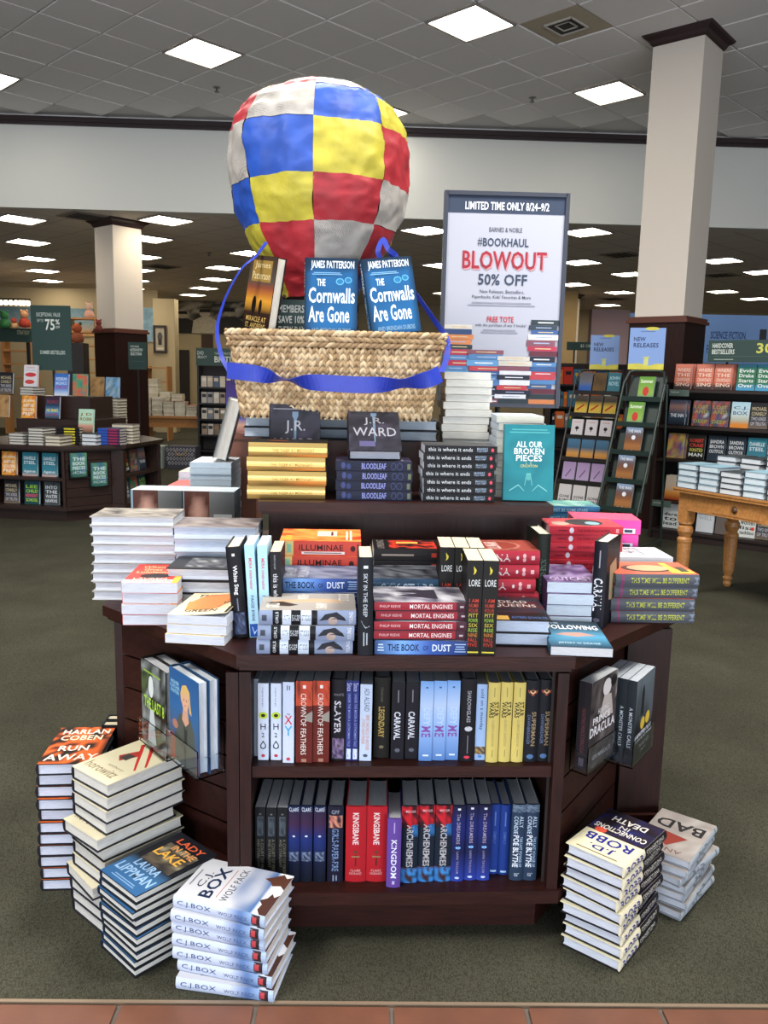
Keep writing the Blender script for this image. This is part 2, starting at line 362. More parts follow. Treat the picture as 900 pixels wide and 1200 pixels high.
design('robb', 'cream hardcover with dark blue lettering', .16, .24, .0302, c='#d8d2b2', s='#d4cdb4', b='#1c1a1c', pg='#c8cfdc',
  front=[('a', 0, .0, 1, .55, 8, 8, blot(['#17141a', '#2a2024', '#262c6a'], 3, 1)), ('e', .78, .5, .1, .06, '#c8503c'), ('b', 'J.D.', .28, .78, .72, .9, '#2a2c78'), ('b', 'ROBB', .1, .6, .9, .75, '#262a80'), ('b', 'CONNECTIONS', .05, .36, .95, .46, '#dcd8d0'), ('t', 'IN', .42, .27, .58, .34, '#dcd8d0'), ('b', 'DEATH', .2, .12, .8, .23, '#dcd8d0'), ('l', .15, .93, .85, .97, 1, '#7a6a50')],
  spine=[('b', 'ROBB', .05, .2, .42, .8, '#2a2c78'), ('r', .47, 0, 1, 1, '#1c1a1e'), ('t', 'CONNECTIONS', .5, .5, .92, .8, '#d0ccc4'), ('t', 'IN DEATH', .55, .15, .88, .42, '#d0ccc4')])
design('conn', 'black-spined hardcover with white lettering', .16, .24, .028, c='#1c1a1c', s='#18171a', b='#1c1a1c', pg='#b8bcc6',
  spine=[('t', 'CONNECTIONS', .5, .3, .92, .7, '#cfccc4'), ('b', 'ROBB', .08, .25, .36, .75, '#8c8a94')])
design('bad', 'silver-grey hardcover with large dark lettering', .16, .24, .024, c='#b5aca4', s='#9aa2aa', b='#8c9298', pg='#c0c6d0',
  front=[('a', 0, 0, 1, 1, 6, 8, blot(['#b9b0a8', '#8f8884', '#cfc9c2'], 2, 6)), ('p', [(.25, .55), (.7, .5), (.8, .7), (.5, .82)], '#8c3a30'), ('b', 'BAD', .08, .2, .92, .42, '#2c2a2c'), ('t', 'ANNIE', .2, .86, .8, .94, '#6a4a44')],
  spine=[('b', 'BAD', .3, .2, .6, .8, '#5c6066'), ('r', .9, 0, .93, 1, '#6c7276')])
# ----- lower shelf rows (spines only)
ROW2 = ('court', 'clare', 'paper', 'kings', 'kingdom', 'arch', 'dream', 'blue', 'poe')
def sp(key, desc, T, Hh, s, spine, hard=False, W=.15, pg='#b4b8bc', c=None): design(key, desc, W, Hh * (.885 if key in ROW2 else .92), T, hard=hard, c=c or s, s=s, pg=pg, spine=spine)
sp('h2o', 'white paperback spine with green splat and black symbols', .0265, .222, '#c9d4e6', [('t', 'virginia bergin', .05, .35, .3, .55, '#6a7890'), ('e', .415, .5, .045, .42, '#b4cc3c'), ('e', .415, .5, .022, .2, '#2c3018'), ('T', 'H', .52, .25, .6, .75, '#20242c'), ('T', '2', .64, .35, .7, .62, '#20242c'), ('p', [(.74, .5), (.8, .22), (.84, .24), (.855, .5), (.84, .76), (.8, .78)], '#20242c'), ('p', [(.765, .5), (.8, .32), (.83, .34), (.84, .5), (.83, .66), (.8, .68)], '#c9d4e6'), ('e', .94, .5, .02, .18, '#b83a4c')])
sp('xy', 'white paperback spine with red X and blue Y', .028, .232, '#bcc8de', [('l', .04, .3, .1, .7, 2, '#56627a'), ('T', 'THE', .385, .35, .405, .65, '#6a3a50'), ('T', 'X', .41, .15, .52, .85, '#c02c3c'), ('T', 'Y', .54, .15, .66, .85, '#3aa0cc'), ('e', .95, .5, .02, .18, '#b83a4c')])
sp('crown', 'rust-red paperback spine with white lettering', .0415, .235, '#5c211c', [('a', 0, 0, .3, 1, 6, 3, blot(['#a8392a', '#c04e34', '#5c211c'], 2, 3)), ('p', [(.36, 1), (.42, .55), (.48, .55), (.5, 1)], '#8c8880'), ('r', .05, .42, .09, .6, '#e0d8d4'), ('t', 'CROWN OF FEATHERS', .15, .3, .9, .62, '#d8cfc8'), ('l', .95, .15, .99, .85, 1, '#9a7060')])
sp('slayer', 'black hardcover spine with white capitals and purple face', .037, .235, '#19181f', [('T', 'WHITE', .17, .15, .2, .85, '#7a7880'), ('b', 'SLAYER', .26, .22, .66, .66, '#c4c4cc'), ('a', .72, .1, .97, .9, 8, 4, blot(['#19181f', '#4a3a60', '#8a7a98', '#19181f'], 2.4, 5))], True)
sp('thin', 'slim royal-blue paperback spine', .0155, .232, '#27306e', [('t', 'Since', .03, .1, .13, .9, '#b0b8e0'), ('t', 'UNDER THE MOON A CATWOMAN TALE', .16, .3, .82, .7, '#8c98d0'), ('r', .85, .15, .98, .85, '#c8d4f0'), ('p', [(.86, .2), (.96, .4), (.9, .8)], '#3a60c0')])
sp('adi', 'white paperback spine with small orange lettering', .03, .222, '#b6c6de', [('t', 'ADI ALSAID', .05, .35, .35, .78, '#5a6478'), ('t', 'BRIEF CHRONICLE OF ANOTHER', .4, .5, .86, .8, '#c88a68'), ('t', 'STUPID HEARTBREAK', .45, .18, .78, .42, '#c88a68'), ('e', .93, .5, .02, .2, '#4a5468')])
sp('legend', 'black hardcover spine with gold lettering', .04, .235, '#1b1a18', [('t', 'STEPHANIE GARBER', .12, .4, .3, .55, '#5a584c'), ('b', 'LEGENDARY', .36, .28, .74, .66, '#a8924c'), ('e', .86, .5, .02, .15, '#6a6450')], True)
sp('caraval', 'black paperback spine with white swirled lettering', .033, .225, '#181820', [('l', .1, .4, .26, .6, 1, '#76747c'), ('b', 'CARAVAL', .38, .2, .74, .7, '#cdd2dc'), ('e', .88, .5, .025, .2, '#5a5c68')])
sp('defy', 'pale-blue paperback spine with purple lettering', .033, .232, '#7fa6d6', [('a', 0, 0, 1, 1, 10, 2, hgrad((0, '#6c9ad4'), (.3, '#a9c0e0'), (.6, '#86aadc'), (1, '#4f78b4'))), ('l', .07, .3, .09, .7, 1, '#3a5a90'), ('b', 'DEFY', .33, .3, .55, .8, '#b0c8e8'), ('b', 'ME', .56, .15, .7, .85, '#7a4a94'), ('r', .92, .3, .94, .75, '#d0dcf0')])
sp('shadow', 'black hardcover spine with silver lettering and skull', .038, .24, '#15161c', [('t', 'SHADOWGLASS', .14, .4, .52, .66, '#a8acb4'), ('e', .6, .55, .03, .26, '#b8bcc4'), ('l', .68, .45, .9, .6, 1, '#6a6c74'), ('e', .945, .5, .018, .2, '#c83a4a')], True)
sp('sold', 'light-blue paperback spine with navy script', .0265, .222, '#93afd6', [('t', 'sold on a monday', .06, .3, .6, .72, '#23365c'), ('a', .82, 0, .92, 1, 4, 4, blot(['#8a6a30', '#2c3848', '#c0a060'], 3, 8)), ('e', .95, .5, .018, .2, '#4a80c0')])
sp('star', 'pale-yellow hardcover spine with black lettering', .03, .232, '#c4b465', [('l', .06, .42, .18, .58, 1, '#8c8048'), ('b', 'STAR', .24, .5, .42, .9, '#1c1810'), ('b', 'WARS', .24, .12, .44, .5, '#1c1810'), ('t', "QUEEN'S SHADOW", .46, .32, .8, .6, '#9a8c58'), ('l', .84, .45, .93, .55, 1, '#6a603c')], True)
sp('super', 'black hardcover spine with red and gold emblem', .035, .238, '#16191f', [('p', [(.1, .5), (.12, .15), (.15, .2), (.19, .5), (.15, .8), (.12, .85)], '#a84a3c'), ('p', [(.115, .5), (.125, .28), (.145, .3), (.17, .5), (.145, .7), (.125, .72)], '#d0a070'), ('b', 'SUPERMAN', .38, .5, .8, .82, '#8c7a5c'), ('t', 'DAWNBREAKER', .42, .2, .78, .42, '#5c6c8c'), ('e', .93, .5, .03, .25, '#4a6a94')], True)
sp('court', 'black paperback spine with grey lettering', .0265, .235, '#15171a', [('l', .08, .25, .1, .75, 1, '#5a5c58'), ('a', .12, .2, .38, .8, 6, 3, blot(['#15171a', '#4a545c', '#15171a'], 4, 3)), ('t', 'A COURT OF FROST', .42, .55, .92, .82, '#6c6a58'), ('t', 'AND STARLIGHT', .42, .2, .8, .46, '#6c6a58')])
sp('clare', 'navy hardcover spine shaded red with white name on top', .031, .24, '#18203a', [('a', 0, 0, 1, 1, 9, 2, hgrad((0, '#162442'), (.2, '#3a2238'), (.45, '#1b2c68'), (.7, '#18203a'), (1, '#101622'))), ('T', 'CLARE', .02, .1, .07, .9, '#c4d0e0'), ('e', .39, .5, .012, .12, '#b4c4dc'), ('a', .6, .1, .72, .9, 5, 4, blot(['#18203a', '#34405c', '#8c9cb4'], 5, 4))], True)
sp('paper', 'dark hardcover spine with pink floral face', .04, .24, '#191a2c', [('T', 'GPF', .05, .25, .1, .75, '#8c94a4'), ('a', .12, .1, .28, .95, 6, 4, blot(['#b05a5c', '#c89070', '#4a2434', '#191a2c'], 2.5, 9)), ('t', 'GIRLS-PAPER-FIRE', .29, .3, .85, .72, '#6c88b4'), ('l', .9, .3, .98, .7, 2, '#8088a0')], True)
sp('kings', 'bright-red hardcover spine with white lettering', .053, .238, '#a01c26', [('b', 'KINGSBANE', .08, .34, .5, .64, '#d4c4c4'), ('e', .6, .5, .02, .1, '#5a3a2c'), ('r', .64, .47, .78, .53, '#3c2420'), ('r', .65, .3, .67, .7, '#8c6c50'), ('T', 'CLAIRE', .83, .25, .86, .75, '#d0a0a0'), ('T', 'LEGRAND', .87, .2, .9, .8, '#d0a0a0')], True)
sp('kingdom', 'violet hardcover spine with white capitals', .036, .215, '#59408c', [('l', .05, .4, .2, .6, 1, '#a090c4'), ('b', 'KINGDOM', .3, .3, .86, .7, '#cfd4e4'), ('l', .9, .3, .95, .7, 1, '#a8a0cc')], True)
sp('arch', 'hardcover spine with red top, grey capitals and blue flames', .043, .242, '#16202e', [('a', 0, 0, .28, 1, 6, 4, blot(['#b01c28', '#b8202c', '#3c1a20', '#1e1418'], 2.4, 11)), ('a', .8, 0, 1, 1, 5, 4, blot(['#1c4c9c', '#3c84c8', '#16202e', '#5a3030'], 3, 12)), ('a', .24, .6, .4, 1, 3, 3, blot(['#16202e', '#3474b4'], 3, 2)), ('T', 'MEYER', .05, .25, .08, .85, '#c4a0a4'), ('b', 'ARCHENEMIES', .24, .32, .79, .72, '#a4a4a8')], True)
sp('dream', 'midnight-blue hardcover spine with starry small lettering', .034, .24, '#191d40', [('a', 0, 0, 1, 1, 8, 2, hgrad((0, '#181a30'), (.3, '#1c2668'), (.6, '#181c3c'), (1, '#2a3c94'))), ('r', .03, .4, .055, .62, '#c8ccd8'), ('t', 'The DREAMERS', .1, .36, .5, .62, '#9c94a0'), ('e', .55, .5, .018, .2, '#74a8dc'), ('t', 'LAINI TAYLOR', .6, .4, .9, .58, '#8c86a4'), ('e', .95, .5, .015, .18, '#b0c0e4')], True)
sp('blue', 'narrow royal-blue hardcover spine', .026, .225, '#1f3a84', [('l', .1, .35, .3, .65, 1, '#5470b0'), ('t', 'SIMPLY', .38, .35, .56, .65, '#4a66a8'), ('r', .94, .2, .965, .8, '#a8c4e4')], True, W=.14)
sp('poe', 'slate-blue hardcover spine with large white lettering', .035, .242, '#26364c', [('a', 0, 0, .1, 1, 6, 4, blot(['#26364c', '#6a7c90', '#26364c'], 6, 2)), ('t', 'ALLY', .15, .55, .3, .85, '#b4c8dc'), ('t', 'CONDIE', .15, .15, .38, .45, '#b4c8dc'), ('t', 'THE LAST VOYAGE OF', .42, .62, .82, .84, '#a4c4e4'), ('b', 'POE BLYTHE', .4, .14, .82, .56, '#d0d8e4'), ('t', 'Dutton', .9, .3, .94, .7, '#b0bccc')], True)
sp('white_thin', 'thin off-white paperback spine at the end', .012, .225, '#8f98a6', [])
# ----- lower tier of the display
design('lemon', 'red-covered paperback with yellow spine edge', .145, .215, .028, False, '#c83c34', pg='#c4cad6',
  front=[('r', 0, 0, 1, .16, '#d8d4cc'), ('r', .88, 0, 1, 1, '#d8a83c'), ('e', .5, .36, .28, .12, '#1c1a1c'), ('t', 'When Life', .14, .78, .86, .9, '#e8c48c'), ('t', 'Gives You', .2, .64, .84, .75, '#e8c48c'), ('t', 'Lululemons', .1, .5, .9, .61, '#e8c48c'), ('t', 'LAUREN', .15, .17, .75, .25, '#d8d0cc'), ('t', 'WEISBERGER', .12, .04, .86, .13, '#3c3230')])
design('turtle', 'cream paperback with orange brush lettering and curling cover', .15, .21, .023, False, '#d8c9a4', pg='#c4cad8', curl=.012,
  front=[('p', [(.2, .2), (.7, .24), (.88, .6), (.8, .9), (.3, .9), (.1, .5)], '#d8884c'), ('b', 'TURTLES', .14, .78, .9, .92, '#3a2418'), ('b', 'ALL THE', .16, .62, .84, .75, '#c8502c'), ('b', 'WAY DOWN', .1, .45, .9, .58, '#3a2418'), ('b', 'JOHN', .3, .28, .75, .4, '#c8502c'), ('b', 'GREEN', .2, .12, .75, .24, '#3a2418'), ('r', .93, .02, .99, .3, '#282420')])
design('whitebig', 'white-edged hardcover with dark patterned jacket', .16, .24, .0265, c='#a4a4a4', b='#b4b8bc', pg='#ccd2da', front=[('a', 0, 0, 1, 1, 8, 8, blot(['#3c3a3c', '#6a6664', '#9c968c', '#3c3a3c'], 4, 8))])
design('bluebig', 'thick pale-edged hardcover with taupe jacket', .165, .24, .0365, c='#a8acb4', s='#2a2a34', b='#b0b8c4', pg='#c4d0e2', front=[('a', 0, 0, 1, 1, 8, 8, blot(['#6c6466', '#908884', '#4c4448', '#7a7274'], 4, 3))])
design('blackart', 'black hardcover with grey scene on the jacket', .15, .22, .034, c='#202124', pg='#c4ccd8', front=[('a', .1, .2, .9, .7, 8, 8, blot(['#202124', '#5a5c60', '#202124', '#8c8c8c'], 4, 7)), ('t', 'THE CRUEL PRINCE', .2, .78, .8, .86, '#74787c')])
design('stag', 'black hardcover with white title and blue-grey stag', .15, .235, .036, c='#14141a', s='#121319', pg='#d4ccb8', spine=[('r', .07, .4, .1, .6, '#c8c8c8'), ('b', 'White Stag', .2, .3, .52, .68, '#dcdce0'), ('l', .56, .4, .7, .6, 1, '#6c7080'), ('a', .72, .1, .96, .9, 6, 4, blot(['#14141a', '#4c587c', '#14141a', '#6c7ca0'], 3, 5))])
design('mecha', 'sky-blue paperback with red and navy lettering', .13, .24, .0245, False, '#a8c8dc', s='#a4cce0', pg='#b4c4d4', spine=[('t', 'MERA tidebreaker', .14, .35, .48, .68, '#c04448'), ('t', 'PAIGE', .54, .35, .68, .65, '#28406c'), ('t', 'BYRNE', .7, .35, .82, .65, '#28406c'), ('r', .85, .08, .99, .92, '#1c4c9c'), ('p', [(.88, .3), (.97, .5), (.92, .8)], '#b4d0ec')])
design('ends_up', 'black paperback with white handwritten title', .14, .225, .027, False, '#17181c', pg='#cfc4a8', spine=[('t', 'MARIEKE NIJKAMP', .04, .3, .2, .5, '#8c8c90'), ('t', 'this is where it ends', .25, .25, .82, .7, '#c4c8cc')])
design('girls', 'grey hardcover with portrait and white black-blocked spine', .155, .23, .0355, c='#a8a49e', s='#7e8ba6', pg='#d4d4d4',
  front=[('a', 0, 0, 1, 1, 10, 12, lambda u, v: lerp(hx('#aaa59e'), hx('#86827e'), .5 + .5 * noise.noise(Vector((u * 2, v * 2, 3))))), ('p', [(.42, .12), (.62, .15), (.68, .45), (.6, .75), (.55, .9), (.42, .85), (.46, .5)], '#b89c80'), ('p', [(.3, .6), (.5, .78), (.44, .95), (.28, .9), (.22, .7)], '#3a302c'), ('b', 'GIRLS', .15, .8, .4, .94, '#d8d4cc'), ('b', 'WITH', .62, .5, .9, .62, '#d8d4cc'), ('b', 'SHARP', .1, .3, .4, .42, '#d8d4cc'), ('b', 'STICKS', .55, .06, .95, .18, '#d8d4cc')],
  spine=[('r', .03, .3, .08, .7, '#3c4250'), ('r', .14, 0, .24, 1, '#16181c'), ('T', 'GIRLS', .17, .1, .2, .9, '#c8d0d8'), ('r', .24, 0, .33, 1, '#c0ccdc'), ('t', 'WITH', .25, .3, .32, .7, '#3c4250'), ('r', .33, 0, .43, 1, '#16181c'), ('t', 'SHARP', .34, .3, .42, .7, '#c8d0d8'), ('r', .43, 0, .54, 1, '#c0ccdc'), ('t', 'STICKS', .44, .3, .53, .7, '#3c4250'), ('r', .54, 0, .6, 1, '#16181c'), ('p', [(.62, .3), (.68, .75), (.8, .9), (.88, .55), (.9, .3), (.78, .45)], '#20222a'), ('e', .76, .3, .05, .28, '#a89890'), ('T', 'YOUNG', .93, .1, .97, .9, '#d4d8dc')])
design('dust', 'blue paperback with bold dark title on the spine', .15, .225, .035, False, '#2a3450', s='#4c6ea8', pg='#c8c8c8',
  front=[('a', 0, 0, 1, 1, 8, 10, blot(['#283048', '#4a5470', '#7c8498', '#283048'], 3, 2)), ('b', 'PHILIP', .2, .75, .8, .86, '#98a0ac'), ('b', 'PULLMAN', .1, .6, .9, .72, '#98a0ac')],
  spine=[('a', 0, 0, 1, 1, 10, 2, hgrad((0, '#2c4470'), (.3, '#6c9cdc'), (.6, '#3454a0'), (1, '#1c2c54'))), ('l', .03, .2, .1, .8, 3, '#b0c4e0'), ('b', 'THE BOOK', .14, .25, .48, .75, '#121a30'), ('b', 'OF', .52, .3, .58, .65, '#26345c'), ('b', 'DUST', .62, .25, .82, .75, '#c4d0e4'), ('l', .86, .15, .98, .85, 4, '#8ca4cc')])
design('illum', 'fiery orange-red paperback with black title', .15, .225, .041, False, '#c44430', s='#bc4438', pg='#d8c8b0', curl=.006,
  front=[('a', 0, 0, 1, 1, 10, 10, blot(['#b8241c', '#e06030', '#f0a050', '#c43424'], 2.6, 2)), ('r', .45, .3, .85, .55, '#dcc8b4'), ('r', .1, .86, .5, .94, '#e4a040'), ('l', .1, .1, .9, .2, 2, '#e8d8c8'), ('l', .5, .33, .8, .52, 3, '#5c3020')],
  spine=[('r', .07, 0, .17, 1, '#c4b070'), ('r', .09, .2, .14, .8, '#7cac94'), ('t', 'ILLUMINAE', .24, .36, .78, .76, '#2a1416'), ('r', .27, .1, .8, .28, '#dccfcc'), ('l', .3, .12, .76, .26, 1, '#6a4444'), ('e', .9, .5, .03, .2, '#3c1c1c')])
design('deep', 'black hardcover standing with cream page tops', .155, .24, .036, c='#13161c', s='#14181e', pg='#d8cdb0', spine=[('r', .08, .35, .11, .65, '#c8ccd0'), ('t', 'SKY IN THE DEEP', .16, .35, .6, .62, '#b8c0c8'), ('p', [(.64, .2), (.7, .8), (.72, .5), (.7, .4)], '#8c949c'), ('l', .76, .3, .9, .7, 2, '#98a0a8')])
design('mortal', 'red-spined paperback with grey smoky cover', .15, .225, .0225, False, '#6c6878', s='#8c2430', b='#7c2430', pg='#c4bcb4',
  front=[('a', 0, 0, 1, 1, 10, 12, blot(['#8c8a9c', '#3c3a48', '#c4c4cc', '#54506c'], 2.6, 6)), ('p', [(.2, .3), (.4, .75), (.55, .5), (.7, .85), (.8, .3)], '#2c2832')],
  spine=[('r', 0, 0, 1, .12, '#2c2430'), ('t', 'PHILIP REEVE', .06, .4, .28, .68, '#d0a8ac'), ('t', 'MORTAL ENGINES', .38, .28, .84, .76, '#e0d4d4'), ('r', .88, 0, .99, 1, '#40202c'), ('r', .92, .4, .96, .6, '#b0a4a8')])
design('stars', 'dark-blue hardcover with silver serif title', .155, .235, .047, c='#1e2128', s='#24364e', pg='#c0c0c0',
  front=[('a', 0, 0, 1, 1, 9, 12, blot(['#1b1c22', '#2c2e34', '#5c6068', '#1e2026'], 5, 4))],
  spine=[('a', 0, 0, 1, 1, 8, 3, blot(['#1c2c40', '#34506c', '#223448'], 3, 2)), ('t', 'THESE BROKEN', .05, .55, .3, .8, '#5c748c'), ('b', 'SKY STARS', .14, .22, .72, .74, '#9cb0c4'), ('p', [(.7, .4), (.85, .7), (.9, .5), (.86, .3)], '#7c94a8'), ('l', .93, .2, .98, .8, 1, '#8ca0b4')])
design('ember', 'black paperback with red-flame artwork', .15, .225, .03, False, '#1b1819', s='#1c1a1c', front=[('a', .15, .2, .9, .8, 9, 9, blot(['#1b1819', '#b83424', '#1b1819', '#c8402c'], 2.4, 5, True)), ('r', .6, .42, .75, .7, '#c0a44c'), ('t', 'UPRISING', .1, .86, .9, .95, '#7c7470'), ('l', .1, .06, .6, .12, 1, '#8a8684')], spine=[('l', .1, .3, .5, .7, 1, '#8c8078'), ('r', .72, .3, .82, .7, '#a03428')])
design('lorebk', 'black paperback with LORE above a stack of coloured letters', .14, .235, .037, False, '#131313', s='#141312', pg='#d8ccb0',
  spine=[('p', [(.06, .4), (.1, .6), (.13, .55), (.15, .4), (.12, .45)], '#c4b83c'), ('T', 'LORE', .2, .14, .27, .86, '#d0d4d4')] + [('T', s, .4 + i * .052, .2, .44 + i * .052, .8, c) for i, (s, c) in enumerate([('I AM', '#b03828'), ('NUMB', '#b04030'), ('FOUR', '#a84030'), ('PITT', '#b4a43c'), ('POWR', '#8cb03c'), ('SIX', '#b4a43c'), ('RISE', '#8ca83c'), ('NINE', '#b07030'), ('FALL', '#b03c2c'), ('FIVE', '#a83828')])] + [('r', .96, .1, .975, .9, '#c4b83c')])
design('rna', 'crimson hardcover with ornate medallion cover', .155, .24, .038, c='#8c3c30', s='#9c2838', pg='#d0b8a8',
  front=[('a', 0, 0, 1, 1, 9, 12, blot(['#7c3428', '#94443a', '#6c2a26'], 3, 2)), ('e', .5, .5, .42, .34, '#a8685c'), ('e', .5, .5, .38, .3, '#84382e'), ('b', 'LUNAR', .2, .42, .8, .58, '#d8c0b8'), ('e', .5, .82, .2, .06, '#a8685c')],
  spine=[('b', 'TAVERNA', .1, .22, .66, .76, '#d8c8cc'), ('e', .74, .5, .015, .14, '#d8c8cc'), ('e', .82, .65, .02, .16, '#d0a0a4'), ('e', .82, .35, .02, .16, '#d0a0a4'), ('r', .9, .35, .94, .65, '#d8a8ac')])
design('queens', 'black hardcover with red-lit title and gold corner', .15, .225, .034, c='#1a1617', s='#18161a', pg='#bccade',
  front=[('a', 0, .3, 1, 1, 8, 8, blot(['#1a1416', '#4c1c20', '#1c2a34', '#1a1617'], 2.4, 3)), ('t', 'DEAD', .25, .7, .75, .82, '#b0aaa4'), ('t', 'QUEENS', .12, .52, .88, .66, '#b0aaa4'), ('r', 0, 0, .3, .16, '#c09848'), ('t', 'ASTRID SCHOLTE', .35, .06, .95, .14, '#4c74b0')])
design('follow', 'blue paperback with a reclining figure', .15, .225, .022, False, '#2a4a60', pg='#c4c8cc',
  front=[('a', 0, 0, 1, 1, 9, 10, grad((0, '#1c3040'), (.4, '#4c8cac'), (.7, '#2c4454'), (1, '#1c2830'))), ('p', [(.15, .45), (.5, .38), (.85, .45), (.6, .55), (.3, .52)], '#a88478'), ('b', 'FOLLOWING', .08, .66, .95, .82, '#d8dce0'), ('t', 'JEFFERY W DEAVER', .15, .1, .85, .18, '#a8c0cc'), ('t', 'THE', .1, .86, .3, .92, '#90a0a8')])
design('evil', 'black hardcover standing behind crimson books', .15, .24, .034, c='#121613', s='#151b17', pg='#ccc8a8', spine=[('t', 'NINE GHASTLY THINGS', .3, .25, .95, .7, '#54705c')])
design('redrow', 'raspberry-red paperback with white dot on spine', .15, .225, .0245, False, '#b83440', s='#b02c3c', pg='#c49898',
  front=[('a', 0, 0, 1, 1, 6, 8, blot(['#b83440', '#c4464c'], 2, 2)), ('e', .5, .45, .4, .26, '#28242a'), ('e', .35, .8, .22, .12, '#b8a090'), ('e', .4, .35, .18, .1, '#7ca0ac')],
  spine=[('e', .3, .5, .03, .36, '#d4ccdc'), ('t', 'THE PAPER ROAD BURNS', .38, .32, .82, .66, '#5c1420'), ('l', .12, .35, .24, .65, 1, '#60202c'), ('r', .9, .25, .94, .75, '#d88890')])
design('outcast', 'purple-covered paperback with pale title', .145, .22, .03, False, '#3a2a48', pg='#bccad8', front=[('a', 0, 0, 1, 1, 9, 9, blot(['#2c2038', '#54406c', '#8c7ca0', '#2c2038'], 3, 4)), ('t', 'OUTCAST', .1, .1, .9, .28, '#b4a8c0')])
design('carv_up', 'black hardcover turned cornerwise with beige picture', .155, .24, .036, c='#15151b', s='#15161f', pg='#d8d0bc', front=[('p', [(.3, .3), (.7, .25), (.8, .6), (.7, .75), (.25, .7)], '#a08c70')], spine=[('l', .1, .4, .3, .6, 1, '#8c8c98'), ('b', 'CARAVAL', .42, .15, .8, .8, '#d4d8e4'), ('e', .9, .5, .025, .25, '#4c4c5c')])
design('carv_back', 'black hardcover turned cornerwise with beige picture on its back board', .155, .24, .036, c='#15151b', pg='#d8d0bc')
design('pink', 'hot-pink paperback lying behind the coral stack', .14, .21, .045, False, '#d0489c', s='#d0489c', pg='#e08090', spine=[('l', .1, .2, .6, .9, 4, '#b02c84'), ('r', .72, .05, .92, .4, '#c8d4e0'), ('r', .76, .12, .88, .33, '#38404c')], front=[('r', 0, 0, 1, 1, '#d84c6c')])
design('whitefl', 'white-edged book with lettered jacket behind the coral stack', .15, .225, .036, False, '#c9cdd2', pg='#bccae0', front=[('t', 'A Little Life', .1, .3, .9, .6, '#54585c')])
design('diff', 'coral-covered hardcover with yellow lettering on grey spine', .155, .235, .034, c='#d0604c', s='#4c5058', b='#6c2030', pg='#b8b4a8',
  front=[('a', 0, 0, 1, 1, 4, 4, grad((0, '#d0604c'), (1, '#d4684e'))), ('e', .46, .52, .3, .32, '#4c4038'), ('e', .5, .5, .24, .26, '#d09c78'), ('p', [(.1, .3), (.4, .28), (.36, .02), (.08, .02)], '#b8a83c'), ('p', [(.12, .25), (.9, .28), (.9, .2), (.12, .17)], '#c4b44c'), ('r', .2, .06, .6, .16, '#4c4a3c')],
  spine=[('r', .07, 0, .1, 1, '#7c3c60'), ('b', 'THIS TIME WILL BE DIFFERENT', .18, .28, .88, .72, '#a8b03c'), ('p', [(.93, .2), (.97, .5), (.93, .8), (1, .8), (1, .2)], '#6c7888')])
design('face', 'grey-blue paperback showing a brown portrait', .175, .235, .028, False, '#6f7476', s='#8ca4b0', pg='#c0ccd4', front=[('a', 0, 0, 1, 1, 10, 8, hgrad((0, '#7c94a4'), (.45, '#6c6c6c'), (1, '#444848'))), ('a', .04, .52, .52, 1, 8, 8, lambda u, v: lerp(hx('#c09484'), hx('#4c2c24'), max(0, math.hypot((u - .55) * 1.5, v - .35) * 2.2 - .35 + .3 * noise.noise(Vector((u * 4, v * 4, 2)))))), ('l', .6, .3, .95, .7, 4, '#a0a4a4'), ('p', [(.1, .05), (.45, .05), (.4, .2), (.2, .22)], '#9ca8d0')])
def plainbk(key, desc, col, pg='#c9ced6', T=.03, W=.155, Hh=.23, hard=True, s=None, art=None, ttl=None, tc='#e0e0dc'):
    fr = []
    if art: fr.append(('a', 0, 0, 1, 1, 5, 7, art))
    if ttl:
        n = len(ttl)
        for i, tt in enumerate(ttl):
            if tt: fr.append(('b', tt, .1, .88 - (i + 1) * .76 / n, .9, .88 - i * .76 / n - .05, tc if isinstance(tc, str) else tc[i % len(tc)]))
    design(key, desc, W, Hh, T, hard, col, s, pg=pg, front=fr)
plainbk('coverless', 'white-paged hardcover', '#7c7c80', '#c4d2de', .028)
plainbk('salmon', 'salmon-topped paperback', '#c85c58', '#b0b4d4', .032, hard=False)
plainbk('creamtop', 'cream-topped paperback', '#b8b4a4', '#c0c8d4', .034, hard=False)
plainbk('silverstk', 'white-edged paperback', '#c0c8d0', '#b8c8d4', .021, hard=False)
plainbk('graytop', 'grey-topped hardcover', '#6a7074', '#bcc4dc', .034)
plainbk('undme', 'violet and blue paperback with white script title', '#2c2460', '#c8b8b0', .03, .135, .21, False, art=grad((0, '#8c5c5c'), (.18, '#d0a890'), (.25, '#2848a0'), (.6, '#3c2c70'), (1, '#281c50')), ttl=['', 'Under', 'My Me', ''], tc='#d4d4e8')
plainbk('leanbk', 'white-edged book leaning on the pale stack', '#5c6468', '#c8c4bc', .05, .15, .235, True, art=blot(['#8c9498', '#3c4448', '#c0c4c0'], 4, 9))
